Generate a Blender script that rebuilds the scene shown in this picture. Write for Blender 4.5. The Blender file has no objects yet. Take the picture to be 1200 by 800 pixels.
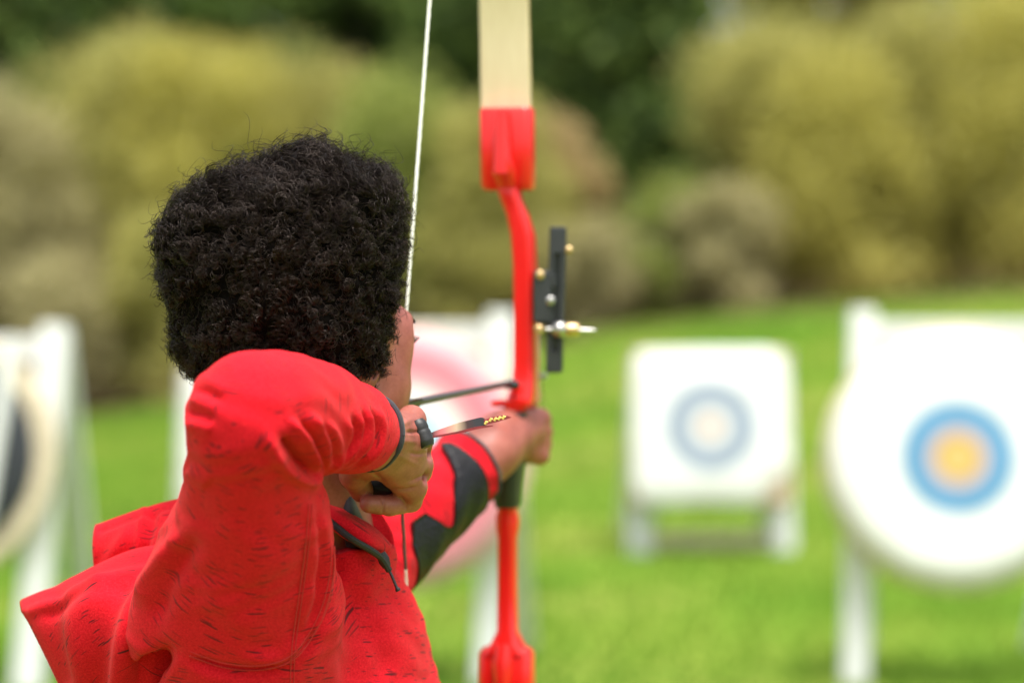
import bpy, math, random
import numpy as np
from mathutils import Vector

random.seed(7)
RNG = np.random.default_rng(11)
S = bpy.context.scene
COL = S.collection
R = math.radians

# ------------------------------------------------------------------ camera, sky, sun, exposure
CAMZ = 1.30
FPX = 85.0 / 36.0 * 1200.0          # focal length in pixels of a 1200 px wide frame
cam_d = bpy.data.cameras.new("camera")
cam_d.lens = 85.0
cam_d.sensor_width = 36.0
cam_d.clip_start = 0.05
cam_d.clip_end = 2000.0
cam_d.dof.use_dof = True
cam_d.dof.focus_distance = 2.05
cam_d.dof.aperture_fstop = 2.7
cam_d.dof.aperture_blades = 0
cam = bpy.data.objects.new("camera", cam_d)
COL.objects.link(cam)
cam.location = (0, 0, CAMZ)
cam.rotation_euler = (R(90), 0, 0)
S.camera = cam

SUN_EL, SUN_AZ = 73.0, 160.0         # azimuth measured from +Y towards +X
w = bpy.data.worlds.new("World")
S.world = w
w.use_nodes = True
wn = w.node_tree
bg = wn.nodes["Background"]
sky = wn.nodes.new("ShaderNodeTexSky")
sky.sky_type = 'NISHITA'
sky.sun_disc = False
sky.sun_elevation = R(SUN_EL)
sky.sun_rotation = R(SUN_AZ)
sky.dust_density = 4.0
sky.ozone_density = 0.6
sky.air_density = 1.0
pale = wn.nodes.new("ShaderNodeHueSaturation")      # thin white cloud over the whole sky
pale.inputs["Saturation"].default_value = .25
wn.links.new(sky.outputs[0], pale.inputs["Color"])
wn.links.new(pale.outputs[0], bg.inputs[0])
bg.inputs[1].default_value = 0.13

sun_d = bpy.data.lights.new("sun", 'SUN')
sun_d.energy = 2.4
sun_d.angle = R(28)
sun_d.color = (1.0, 0.95, 0.88)
sun = bpy.data.objects.new("sun", sun_d)
COL.objects.link(sun)
dirv = Vector((math.sin(R(SUN_AZ)) * math.cos(R(SUN_EL)), math.cos(R(SUN_AZ)) * math.cos(R(SUN_EL)), math.sin(R(SUN_EL))))
sun.rotation_euler = dirv.to_track_quat('Z', 'Y').to_euler()
sun.location = (0, 0, 20)

S.view_settings.view_transform = 'Standard'
S.view_settings.look = 'None'
S.view_settings.exposure = 1.17
S.view_settings.gamma = 1.0
S.cycles.max_bounces = 8
S.cycles.transparent_max_bounces = 8


# ------------------------------------------------------------------ helpers
def P(px, py, D):
    """a world point at depth D (metres in front of the lens) seen along the sight line px,py of the 1200x800 photograph"""
    return np.array(((px - 600.0) / FPX * D, D, CAMZ - (py - 400.0) / FPX * D))


def proj(V):
    V = np.asarray(V)
    return np.stack((600 + V[:, 0] / V[:, 1] * FPX, 400 - (V[:, 2] - CAMZ) / V[:, 1] * FPX), 1)


def mk(name, V, F, mat, parent=None, smooth=True, attr=None, origin=None):
    V = np.asarray(V, dtype=np.float64).reshape(-1, 3)
    if origin is not None:
        V = V - np.asarray(origin)
    me = bpy.data.meshes.new(name)
    if isinstance(F, np.ndarray):
        n, k = F.shape
        me.vertices.add(len(V))
        me.vertices.foreach_set("co", V.astype(np.float32).ravel())
        me.loops.add(n * k)
        me.loops.foreach_set("vertex_index", F.astype(np.int32).ravel())
        me.polygons.add(n)
        me.polygons.foreach_set("loop_start", np.arange(0, n * k, k, dtype=np.int32))
        me.polygons.foreach_set("loop_total", np.full(n, k, dtype=np.int32))
        me.update(calc_edges=True)
    else:
        me.from_pydata([tuple(v) for v in V], [], F)
        me.update()
    if smooth:
        me.polygons.foreach_set("use_smooth", np.ones(len(me.polygons), dtype=bool))
    if attr is not None:
        for an, av in attr.items():
            a = me.attributes.new(an, 'FLOAT_VECTOR', 'POINT')
            a.data.foreach_set("vector", np.asarray(av, dtype=np.float32).ravel())
    me.materials.append(mat)
    o = bpy.data.objects.new(name, me)
    COL.objects.link(o)
    if origin is not None:
        o.location = tuple(origin)
    if parent is not None:
        o.parent = parent
        if origin is None:                         # keep world coordinates in the mesh
            q, wl = parent, Vector((0, 0, 0))
            while q is not None:
                wl = wl + q.location
                q = q.parent
            o.location = -wl
    return o


def empty(name, loc):
    e = bpy.data.objects.new(name, None)
    e.empty_display_size = 0.1
    COL.objects.link(e)
    e.location = loc
    return e


def tag(o, label=None, cat=None, group=None, kind=None):
    for k, v in (("label", label), ("category", cat), ("group", group), ("kind", kind)):
        if v:
            o[k] = v
    return o


class MB:
    """collects shapes for ONE mesh"""
    def __init__(s):
        s.V, s.F = [], []

    def add(s, V, F):
        b = len(s.V)
        s.V.extend([tuple(v) for v in V])
        s.F.extend([tuple(i + b for i in f) for f in F])
        return s

    def loft(s, secs, cap=True, closed=True):
        n = len(secs[0])
        V = [p for sec in secs for p in sec]
        F = []
        for i in range(len(secs) - 1):
            for j in range(n if closed else n - 1):
                a, b = i * n + j, i * n + (j + 1) % n
                F.append((a, b, b + n, a + n))
        if cap and closed:
            F.append(tuple(range(n - 1, -1, -1)))
            F.append(tuple((len(secs) - 1) * n + j for j in range(n)))
        return s.add(V, F)

    def tube(s, pts, rad, sides=10, cap=True):
        pts = [np.asarray(p, float) for p in pts]
        if not hasattr(rad, '__len__'):
            rad = [rad] * len(pts)
        secs = []
        up = np.array((0.31, 0.2, 0.93))
        for i, p in enumerate(pts):
            t = pts[min(i + 1, len(pts) - 1)] - pts[max(i - 1, 0)]
            t = t / (np.linalg.norm(t) + 1e-12)
            u = np.cross(t, up)
            if np.linalg.norm(u) < .1:
                u = np.cross(t, (1, 0, 0))
            u /= np.linalg.norm(u)
            v = np.cross(t, u)
            secs.append([p + rad[i] * (math.cos(a) * u + math.sin(a) * v) for a in np.linspace(0, 2 * math.pi, sides, endpoint=False)])
        return s.loft(secs, cap)

    def bar(s, a, b, hw, hd, bev=.004):
        """a square-section beam from a to b with softened corners; hw across, hd in depth"""
        a, b = np.asarray(a, float), np.asarray(b, float)
        t = (b - a) / np.linalg.norm(b - a)
        u = np.cross(t, (0, 1, 0))
        if np.linalg.norm(u) < .2:
            u = np.cross(t, (0, 0, 1))
        u /= np.linalg.norm(u)
        v = np.cross(t, u)
        secs = []
        for q, k in ((a, 1), (a + t * bev, 0), (b - t * bev, 0), (b, 1)):
            x, y = hw - k * bev, hd - k * bev
            c = [(x - bev, y), (-x + bev, y), (-x, y - bev), (-x, -y + bev), (-x + bev, -y), (x - bev, -y), (x, -y + bev), (x, y - bev)]
            secs.append([q + cx * u + cy * v for cx, cy in c])
        return s.loft(secs)

    def box(s, c, h, bev=.002, ax=None):
        c = np.asarray(c, float)
        X, Y, Z = ax if ax is not None else np.eye(3)
        secs = []
        for z, k in ((-h[2], 1), (-h[2] + bev, 0), (h[2] - bev, 0), (h[2], 1)):
            x, y = h[0] - k * bev, h[1] - k * bev
            q = [(x - bev, y), (-x + bev, y), (-x, y - bev), (-x, -y + bev), (-x + bev, -y), (x - bev, -y), (x, -y + bev), (x, y - bev)]
            secs.append([c + cx * X + cy * Y + z * Z for cx, cy in q])
        return s.loft(secs)

    def ball(s, c, r, n=10):
        c = np.asarray(c, float)
        rr = r if hasattr(r, '__len__') else (r, r, r)
        secs = []
        for i in range(1, n):
            th = math.pi * i / n
            secs.append([c + np.array((rr[0] * math.sin(th) * math.cos(a), rr[1] * math.sin(th) * math.sin(a), -rr[2] * math.cos(th)))
                         for a in np.linspace(0, 2 * math.pi, 2 * n, endpoint=False)])
        return s.loft(secs)

    def build(s, name, mat, parent=None, smooth=True, origin=None):
        o = mk(name, s.V, s.F, mat, parent, smooth, origin=origin)
        if smooth:
            try:
                o.data.set_sharp_from_angle(angle=R(42))
            except Exception:
                pass
        return o


# ---- signed-distance modelling: fields, smooth unions, surface nets
class SDF:
    def __init__(s, lo, hi, h):
        s.lo = np.asarray(lo, float)
        s.h = h
        s.n = np.ceil((np.asarray(hi) - s.lo) / h).astype(int) + 1
        s.F = np.full(s.n, .06, dtype=np.float32)

    def sub(s, lo, hi, pad):
        i0 = np.clip(np.floor((np.asarray(lo) - pad - s.lo) / s.h).astype(int), 0, s.n)
        i1 = np.clip(np.ceil((np.asarray(hi) + pad - s.lo) / s.h).astype(int) + 1, 0, s.n)
        sl = tuple(slice(a, b) for a, b in zip(i0, i1))
        ax = [(s.lo[k] + s.h * np.arange(i0[k], i1[k])).astype(np.float32) for k in range(3)]
        return sl, ax[0][:, None, None], ax[1][None, :, None], ax[2][None, None, :]

    def mix(s, sl, d, k, op):
        A = s.F[sl]
        if A.size == 0:
            return
        if op == 'sub':
            A, d = -A, d
            h = np.maximum(k - np.abs(A - d), 0) / k
            s.F[sl] = -(np.minimum(A, d) - h * h * k * .25)
        else:
            h = np.maximum(k - np.abs(A - d), 0) / k
            s.F[sl] = np.minimum(A, d) - h * h * k * .25

    def cone(s, a, b, ra, rb, k=.01, op='add'):
        a, b = np.asarray(a, float), np.asarray(b, float)
        m = max(ra, rb)
        sl, X, Y, Z = s.sub(np.minimum(a, b) - m, np.maximum(a, b) + m, k + .012)
        ab = b - a
        L = float(ab @ ab) + 1e-12
        t = np.clip(((X - a[0]) * ab[0] + (Y - a[1]) * ab[1] + (Z - a[2]) * ab[2]) / L, 0, 1)
        d = np.sqrt((X - a[0] - t * ab[0]) ** 2 + (Y - a[1] - t * ab[1]) ** 2 + (Z - a[2] - t * ab[2]) ** 2) - (ra + (rb - ra) * t)
        s.mix(sl, d.astype(np.float32), k, op)

    def chain(s, pts, rad, k=.01):
        for i in range(len(pts) - 1):
            s.cone(pts[i], pts[i + 1], rad[i], rad[i + 1], k)

    def ell(s, c, r, ax=None, k=.01, op='add', p=2.0):
        c = np.asarray(c, float)
        r = np.asarray(r, float)
        A = np.eye(3) if ax is None else np.asarray(ax, float)
        m = r.max()
        sl, X, Y, Z = s.sub(c - m, c + m, k + .012)
        q = [((X - c[0]) * A[i][0] + (Y - c[1]) * A[i][1] + (Z - c[2]) * A[i][2]) / r[i] for i in range(3)]
        if p == 2.0:
            k0 = np.sqrt(q[0] ** 2 + q[1] ** 2 + q[2] ** 2) + 1e-9
            k1 = np.sqrt((q[0] / r[0]) ** 2 + (q[1] / r[1]) ** 2 + (q[2] / r[2]) ** 2) + 1e-9
            d = k0 * (k0 - 1) / k1
        else:
            d = ((np.abs(q[0]) ** p + np.abs(q[1]) ** p + np.abs(q[2]) ** p) ** (1 / p) - 1) * r.min()
        s.mix(sl, d.astype(np.float32), k, op)

    def cut(s, c, n, k=.002, lo=None, hi=None):
        """remove what lies beyond the plane through c with normal n, inside the box lo..hi"""
        c, n = np.asarray(c, float), np.asarray(n, float)
        n = n / np.linalg.norm(n)
        sl, X, Y, Z = s.sub(lo, hi, 0)
        d = (X - c[0]) * n[0] + (Y - c[1]) * n[1] + (Z - c[2]) * n[2]
        s.mix(sl, (-d).astype(np.float32), k, 'sub')

    def mesh(s, smooth=2):
        F = s.F
        F[0], F[-1] = .05, .05
        F[:, 0], F[:, -1] = .05, .05
        F[:, :, 0], F[:, :, -1] = .05, .05
        sg = F < 0
        c = np.zeros(tuple(np.array(F.shape) - 1), dtype=np.uint8)
        n = F.shape
        for i in (0, 1):
            for j in (0, 1):
                for k in (0, 1):
                    c += sg[i:n[0] - 1 + i, j:n[1] - 1 + j, k:n[2] - 1 + k]
        act = (c > 0) & (c < 8)
        I, J, K = np.nonzero(act)
        idx = np.full(c.shape, -1, dtype=np.int32)
        idx[I, J, K] = np.arange(len(I))
        acc = np.zeros((len(I), 3))
        cnt = np.zeros(len(I))
        cor = [(i, j, k) for i in (0, 1) for j in (0, 1) for k in (0, 1)]
        for a in range(8):
            for b in range(a + 1, 8):
                d = np.abs(np.array(cor[a]) - np.array(cor[b])).sum()
                if d != 1:
                    continue
                fa = F[I + cor[a][0], J + cor[a][1], K + cor[a][2]]
                fb = F[I + cor[b][0], J + cor[b][1], K + cor[b][2]]
                m = (fa < 0) != (fb < 0)
                t = np.where(m, fa / np.where(m, fa - fb, 1), 0)
                for q in range(3):
                    acc[:, q] += np.where(m, cor[a][q] + t * (cor[b][q] - cor[a][q]), 0)
                cnt += m
        V = (np.stack((I, J, K), 1) + acc / cnt[:, None]) * s.h + s.lo
        Q = []
        # x edges
        for axis in range(3):
            s0 = [slice(None)] * 3
            s1 = [slice(None)] * 3
            s0[axis], s1[axis] = slice(0, -1), slice(1, None)
            A, B = sg[tuple(s0)], sg[tuple(s1)]
            e = np.stack(np.nonzero(A != B), 1)
            o = [q for q in range(3) if q != axis]
            e = e[(e[:, o[0]] > 0) & (e[:, o[1]] > 0)]
            ins = A[e[:, 0], e[:, 1], e[:, 2]]
            def cell(d0, d1):
                c_ = e.copy()
                c_[:, o[0]] -= d0
                c_[:, o[1]] -= d1
                return idx[c_[:, 0], c_[:, 1], c_[:, 2]]
            q = np.stack((cell(1, 1), cell(0, 1), cell(0, 0), cell(1, 0)), 1)
            flip = ins if axis != 1 else ~ins
            q = np.where(flip[:, None], q, q[:, ::-1])
            Q.append(q)
        Q = np.concatenate(Q)
        V = relax(V, Q, smooth)
        return V, Q


def edges_of(Q):
    k = Q.shape[1]
    E = np.concatenate([Q[:, [i, (i + 1) % k]] for i in range(k)])
    E = np.concatenate((E, E[:, ::-1]))
    return E


def relax(V, Q, it, lam=.5):
    if it <= 0:
        return V
    E = edges_of(Q)
    n = len(V)
    deg = np.bincount(E[:, 0], minlength=n).astype(float)
    deg[deg == 0] = 1
    for i in range(it):
        for l in (lam, -lam * 1.04):
            M = np.stack([np.bincount(E[:, 0], weights=V[E[:, 1], q], minlength=n) for q in range(3)], 1) / deg[:, None]
            V = V + l * (M - V)
    return V


def subdivide(V, Q):
    """split every quad into four"""
    n = len(V)
    E = np.sort(np.concatenate([Q[:, [i, (i + 1) % 4]] for i in range(4)]), axis=1)
    key = E[:, 0].astype(np.int64) * n + E[:, 1]
    uq, first, inv = np.unique(key, return_index=True, return_inverse=True)
    mid = (V[E[first, 0]] + V[E[first, 1]]) / 2
    nq = len(Q)
    e = [n + inv[i * nq:(i + 1) * nq] for i in range(4)]
    c = n + len(uq) + np.arange(nq)
    cen = V[Q].mean(1)
    V2 = np.concatenate((V, mid, cen))
    Q2 = np.concatenate([np.stack((Q[:, i], e[i], c, e[i - 1]), 1) for i in range(4)])
    return V2, Q2


def normals(V, Q):
    a, b, c, d = V[Q[:, 0]], V[Q[:, 1]], V[Q[:, 2]], V[Q[:, 3]]
    fn = np.cross(c - a, d - b)
    N = np.zeros_like(V)
    for j in range(4):
        for q in range(3):
            N[:, q] += np.bincount(Q[:, j], weights=fn[:, q], minlength=len(V))
    return N / (np.linalg.norm(N, axis=1, keepdims=True) + 1e-12)


def polydist(p, line):
    """distance of 2-D points to a polyline and the 0..1 position along it"""
    line = np.asarray(line, float)
    L = np.concatenate(([0], np.cumsum(np.linalg.norm(np.diff(line, axis=0), axis=1))))
    best = np.full(len(p), 1e9)
    tt = np.zeros(len(p))
    for i in range(len(line) - 1):
        a, b = line[i], line[i + 1]
        ab = b - a
        t = np.clip(((p - a) @ ab) / (ab @ ab), 0, 1)
        d = np.linalg.norm(p - a - t[:, None] * ab, axis=1)
        m = d < best
        best = np.where(m, d, best)
        tt = np.where(m, (L[i] + t * (L[i + 1] - L[i])) / L[-1], tt)
    return best, tt


def spline(pts, n):
    """Catmull-Rom through pts"""
    pts = np.asarray(pts, float)
    q = np.vstack((2 * pts[0] - pts[1], pts, 2 * pts[-1] - pts[-2]))
    out = []
    m = len(pts) - 1
    for u in np.linspace(0, m - 1e-9, n):
        i = int(u)
        t = u - i
        a, b, c, d = q[i], q[i + 1], q[i + 2], q[i + 3]
        out.append(.5 * (2 * b + (c - a) * t + (2 * a - 5 * b + 4 * c - d) * t ** 2 + (3 * b - a - 3 * c + d) * t ** 3))
    return np.array(out)


def patch(name, grid, nu, nv, thick, mat, parent, fabscale=1.0, disp=None, flip=False):
    """a cloth sheet through a grid of (px,py,D) control points, with real thickness and a rounded rim"""
    G = np.array([[P(*c) for c in row] for row in grid])
    rows = np.array([spline(r, nu) for r in G])
    surf = np.stack([spline(rows[:, j], nv) for j in range(nu)], 1)      # nv x nu x 3
    du = np.gradient(surf, axis=1)
    dv = np.gradient(surf, axis=0)
    N = np.cross(du, dv)
    N /= np.linalg.norm(N, axis=2, keepdims=True) + 1e-12
    if flip:
        N = -N
    if disp is not None:
        surf = surf + N * disp(proj(surf.reshape(-1, 3))).reshape(nv, nu)[..., None]
    fu = np.cumsum(np.linalg.norm(du, axis=2), axis=1)
    fv = np.cumsum(np.linalg.norm(dv, axis=0 + 2), axis=0)
    fab = np.stack((fu, fv, np.zeros_like(fu)), 2).reshape(-1, 3)
    a = surf.reshape(-1, 3)
    b = (surf - N * thick).reshape(-1, 3)
    V = np.concatenate((a, b))
    n = nu * nv
    F = []
    for i in range(nv - 1):
        for j in range(nu - 1):
            q = (i * nu + j, i * nu + j + 1, (i + 1) * nu + j + 1, (i + 1) * nu + j)
            F.append(q if not flip else q[::-1])
            r = tuple(x + n for x in (q[::-1]))
            F.append(r if not flip else r[::-1])
    rim = [j for j in range(nu)] + [i * nu + nu - 1 for i in range(1, nv)] + [(nv - 1) * nu + j for j in range(nu - 2, -1, -1)] + [i * nu for i in range(nv - 2, 0, -1)]
    for k in range(len(rim)):
        p, q = rim[k], rim[(k + 1) % len(rim)]
        F.append((p, p + n, q + n, q) if not flip else (q, q + n, p + n, p))
    o = mk(name, V, np.array(F), mat, parent, True, {"fab": np.concatenate((fab, fab + (.3, .3, 0)))})
    return o


# ------------------------------------------------------------------ materials
def new_mat(name):
    m = bpy.data.materials.new(name)
    m.use_nodes = True
    nt = m.node_tree
    return m, nt, nt.nodes, nt.links, nt.nodes["Principled BSDF"]


def noise_fac(N, L, scale, detail=4.0, vec=None, rough=.55):
    t = N.new("ShaderNodeTexNoise")
    t.inputs["Scale"].default_value = scale
    t.inputs["Detail"].default_value = detail
    t.inputs["Roughness"].default_value = rough
    if vec is None:
        g = N.new("ShaderNodeNewGeometry")
        vec = g.outputs["Position"]
    L.new(vec, t.inputs["Vector"])
    return t.outputs[0]


def ramp(N, L, fac, stops, interp='LINEAR'):
    r = N.new("ShaderNodeValToRGB")
    r.color_ramp.interpolation = interp
    e = r.color_ramp.elements
    while len(e) < len(stops):
        e.new(.5)
    for i, (p, c) in enumerate(stops):
        e[i].position = p
        e[i].color = (*c, 1) if len(c) == 3 else c
    L.new(fac, r.inputs[0])
    return r.outputs[0]


def bump(N, L, B, h, strength, dist):
    b = N.new("ShaderNodeBump")
    b.inputs["Strength"].default_value = strength
    b.inputs["Distance"].default_value = dist
    L.new(h, b.inputs["Height"])
    L.new(b.outputs[0], B.inputs["Normal"])


def simple(name, col, rough=.5, var=.12, scale=20., bmp=0.0, bdist=.002, metal=0.0, spec=.5, coat=0., sheen=0., local=False, bscale=None):
    m, nt, N, L, B = new_mat(name)
    vec = None
    if local:
        tc = N.new("ShaderNodeTexCoord")
        vec = tc.outputs["Object"]
    f = noise_fac(N, L, scale, vec=vec)
    lo = tuple(max(0, c * (1 - var)) for c in col)
    hi = tuple(min(1, c * (1 + var)) for c in col)
    L.new(ramp(N, L, f, [(.3, lo), (.7, hi)]), B.inputs["Base Color"])
    B.inputs["Roughness"].default_value = rough
    B.inputs["Metallic"].default_value = metal
    B.inputs["Specular IOR Level"].default_value = spec
    B.inputs["Coat Weight"].default_value = coat
    B.inputs["Sheen Weight"].default_value = sheen
    if bmp > 0:
        bump(N, L, B, noise_fac(N, L, bscale or scale * 3, vec=vec), bmp, bdist)
    return m


def math_node(N, L, op, a, b=None):
    n = N.new("ShaderNodeMath")
    n.operation = op
    for i, v in enumerate((a, b)):
        if v is None:
            continue
        if isinstance(v, (int, float)):
            n.inputs[i].default_value = v
        else:
            L.new(v, n.inputs[i])
    return n.outputs[0]


def fabric_red():
    """red melange fleece: sparse dark slub dashes that follow the cloth's own weft (attribute fab, metres)"""
    m, nt, N, L, B = new_mat("red_fleece")
    at = N.new("ShaderNodeAttribute")
    at.attribute_name = "fab"
    wob = N.new("ShaderNodeTexNoise")
    wob.inputs["Scale"].default_value = 60
    L.new(at.outputs["Vector"], wob.inputs["Vector"])
    sub = N.new("ShaderNodeVectorMath")
    sub.operation = 'MULTIPLY_ADD'
    L.new(wob.outputs["Color"], sub.inputs[0])
    sub.inputs[1].default_value = (.004, .003, 0)
    L.new(at.outputs["Vector"], sub.inputs[2])
    dens = noise_fac(N, L, 16., 2., at.outputs["Vector"])
    total = None
    for sx, sy, off, keep, size in ((.034, .0036, 0.0, .70, .30), (.020, .0028, 3.7, .76, .28)):
        mp = N.new("ShaderNodeMapping")
        mp.inputs["Scale"].default_value = (1 / sx, 1 / sy, 1)
        mp.inputs["Location"].default_value = (off, off * 2.3, 0)
        L.new(sub.outputs[0], mp.inputs["Vector"])
        vo = N.new("ShaderNodeTexVoronoi")
        vo.voronoi_dimensions = '2D'
        vo.inputs["Scale"].default_value = 1.0
        L.new(mp.outputs[0], vo.inputs["Vector"])
        sp = N.new("ShaderNodeSeparateColor")
        L.new(vo.outputs["Color"], sp.inputs[0])
        lim = math_node(N, L, 'MULTIPLY_ADD', sp.outputs[1], .16)
        N[lim.node.name].inputs[2].default_value = size - .14
        edge = math_node(N, L, 'SUBTRACT', lim, vo.outputs["Distance"])
        soft = math_node(N, L, 'MULTIPLY', edge, 11.0)
        cl = N.new("ShaderNodeClamp")
        L.new(soft, cl.inputs[0])
        pick = math_node(N, L, 'ADD', sp.outputs[0], math_node(N, L, 'MULTIPLY', math_node(N, L, 'SUBTRACT', dens, .5), 1.2))
        on = math_node(N, L, 'GREATER_THAN', pick, keep)
        d = math_node(N, L, 'MULTIPLY', cl.outputs[0], on)
        d = math_node(N, L, 'MULTIPLY', d, math_node(N, L, 'MULTIPLY_ADD', sp.outputs[2], .55))
        N[d.node.inputs[1].links[0].from_node.name].inputs[2].default_value = .35
        total = d if total is None else math_node(N, L, 'MAXIMUM', total, d)
    fib = noise_fac(N, L, 620., 5., None, .75)
    base = ramp(N, L, fib, [(.32, (.46, .0025, .010)), (.5, (.64, .0065, .018)), (.68, (.78, .017, .030))])
    mx = N.new("ShaderNodeMix")
    mx.data_type = 'RGBA'
    L.new(total, mx.inputs[0])
    L.new(base, mx.inputs[6])
    mx.inputs[7].default_value = (.045, .008, .014, 1)
    L.new(mx.outputs[2], B.inputs["Base Color"])
    B.inputs["Roughness"].default_value = .88
    B.inputs["Specular IOR Level"].default_value = .13
    B.inputs["Sheen Weight"].default_value = .11
    B.inputs["Sheen Roughness"].default_value = .45
    B.inputs["Sheen Tint"].default_value = (1, .5, .42, 1)
    bump(N, L, B, noise_fac(N, L, 700., 6., None, .75), .55, .0016)
    return m


def skin_mat():
    m, nt, N, L, B = new_mat("brown_skin")
    f = noise_fac(N, L, 45., 5.)
    g = noise_fac(N, L, 420., 3.)
    mixf = math_node(N, L, 'ADD', math_node(N, L, 'MULTIPLY', f, .7), math_node(N, L, 'MULTIPLY', g, .3))
    L.new(ramp(N, L, mixf, [(.30, (.20, .049, .036)), (.50, (.30, .083, .060)), (.70, (.39, .125, .093))]), B.inputs["Base Color"])
    B.inputs["Roughness"].default_value = .48
    B.inputs["Subsurface Weight"].default_value = .12
    B.inputs["Subsurface Radius"].default_value = (.01, .004, .002)
    B.inputs["Subsurface Scale"].default_value = .5
    bump(N, L, B, noise_fac(N, L, 900., 5.), .25, .0006)
    return m


def leaf_mat(name, cols, trans=.3):
    m, nt, N, L, B = new_mat(name)
    at = N.new("ShaderNodeAttribute")
    at.attribute_name = "tint"
    sp = N.new("ShaderNodeSeparateXYZ")
    L.new(at.outputs["Vector"], sp.inputs[0])
    n = len(cols)
    c = ramp(N, L, sp.outputs[0], [(i / (n - 1), cc) for i, cc in enumerate(cols)])
    L.new(c, B.inputs["Base Color"])
    B.inputs["Roughness"].default_value = .6
    B.inputs["Specular IOR Level"].default_value = .25
    tr = N.new("ShaderNodeBsdfTranslucent")
    L.new(c, tr.inputs[0])
    ms = N.new("ShaderNodeMixShader")
    ms.inputs[0].default_value = trans
    L.new(B.outputs[0], ms.inputs[1])
    L.new(tr.outputs[0], ms.inputs[2])
    L.new(ms.outputs[0], N["Material Output"].inputs[0])
    return m


M = {}
M['red'] = fabric_red()
M['skin'] = skin_mat()
M['hair_core'] = simple("dark_hair_mass", (.005, .004, .0035), .95, .3, 300, .6, .002, spec=.02)
M['hair'] = simple("dark_brown_hair", (.009, .0056, .0044), .32, .7, 55, spec=.34)
M['hair'].node_tree.nodes["Principled BSDF"].inputs["Specular Tint"].default_value = (1, .80, .70, 1)
M['black_knit_and_shade'] = simple("black_binding_and_shade", (.022, .021, .028), .85, .2, 400, .3, .0006, sheen=.2)  # cuff bindings, and the black pieces that imitate shade at the neck
M['black_rubber'] = simple("black_rubber", (.012, .012, .013), .5, .2, 200, .2, .0005)
M['black_leather'] = simple("black_armguard", (.004, .004, .006), .45, .35, 60, .6, .004, spec=.28)
M['black_metal'] = simple("black_anodised_metal", (.02, .022, .026), .38, .2, 90, spec=.6)
M['brass'] = simple("brass", (.62, .44, .22), .42, .15, 120, metal=1.0)
M['steel'] = simple("steel", (.45, .44, .42), .38, .1, 120, metal=1.0)
M['red_paint'] = simple("glossy_red_enamel", (.70, .008, .006), .33, .06, 18, .06, .001, spec=.4, coat=.3)
M['limb_wood'] = simple("pale_limb_face", (.72, .60, .40), .45, .07, 30)
m, nt, N, L, B = new_mat("pale_limb_face")
geo = N.new("ShaderNodeNewGeometry")
mp = N.new("ShaderNodeMapping"); mp.inputs["Scale"].default_value = (420, 420, 5)
L.new(geo.outputs["Position"], mp.inputs["Vector"])
L.new(ramp(N, L, noise_fac(N, L, 1.0, 5., mp.outputs[0]), [(.3, (.64, .52, .33)), (.55, (.68, .565, .37)), (.75, (.70, .59, .40))]), B.inputs["Base Color"])
B.inputs["Roughness"].default_value = .4
M['limb_wood'] = m
M['limb_edge'] = simple("limb_core_wood", (.50, .36, .17), .5, .2, 60)
M['string'] = simple("white_bowstring", (.78, .77, .70), .7, .15, 500, .6, .0008, bscale=900)
M['serving'] = simple("brown_serving_thread", (.10, .065, .06), .6, .4, 600, .8, .0008, bscale=1100)
M['carbon'] = simple("grey_arrow_shaft", (.045, .046, .052), .35, .2, 120)
M['zip'] = simple("black_zip", (.012, .012, .014), .5, .3, 800, .8, .0008)
M['seam'] = simple("red_stitching", (.62, .010, .018), .9, .25, 1500, .9, .0008, sheen=.1)
M['eye_white'] = simple("eye_white", (.75, .72, .68), .15, .05, 100)
M['lash'] = simple("eyelash", (.02, .01, .014), .5, .2, 100)
M['denim'] = simple("dark_blue_denim", (.03, .045, .09), .9, .3, 300, .4, .001)
M['shoe'] = simple("grey_trainer", (.12, .12, .13), .7, .2, 90)
M['white_wood'] = simple("white_painted_timber", (.64, .65, .65), .55, .06, 6, .15, .004, local=True)
M['straw'] = simple("woven_straw", (.55, .47, .34), .9, .3, 22, .8, .01, local=True, bscale=60)
M['straw_brown'] = simple("weathered_straw", (.40, .27, .16), .9, .3, 22, .8, .01, local=True, bscale=60)
M['charcoal'] = simple("charcoal_target_face", (.022, .026, .034), .7, .2, 8, local=True)
M['bark'] = simple("grey_brown_bark", (.12, .095, .075), .95, .4, 6, .8, .03)


def face_mat(name, stops):
    """printed rings on paper: colour by the real distance from the middle of the sheet (object space, metres / 0.5)"""
    m, nt, N, L, B = new_mat(name)
    tc = N.new("ShaderNodeTexCoord")
    sp = N.new("ShaderNodeSeparateXYZ")
    L.new(tc.outputs["Object"], sp.inputs[0])
    x2 = math_node(N, L, 'MULTIPLY', sp.outputs[0], sp.outputs[0])
    z2 = math_node(N, L, 'MULTIPLY', sp.outputs[2], sp.outputs[2])
    r = math_node(N, L, 'MULTIPLY', math_node(N, L, 'SQRT', math_node(N, L, 'ADD', x2, z2)), 2.0)
    c = ramp(N, L, r, stops, 'CONSTANT')
    wear = ramp(N, L, noise_fac(N, L, 9., 5., tc.outputs["Object"]), [(.3, (.93, .92, .90)), (.6, (1, 1, 1))])
    mx = N.new("ShaderNodeMix")
    mx.data_type = 'RGBA'
    mx.blend_type = 'MULTIPLY'
    mx.inputs[0].default_value = 1
    L.new(c, mx.inputs[6])
    L.new(wear, mx.inputs[7])
    L.new(mx.outputs[2], B.inputs["Base Color"])
    B.inputs["Roughness"].default_value = .7
    bump(N, L, B, noise_fac(N, L, 14., 4., tc.outputs["Object"]), .2, .01)
    return m


WHT = (.70, .70, .695)

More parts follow.
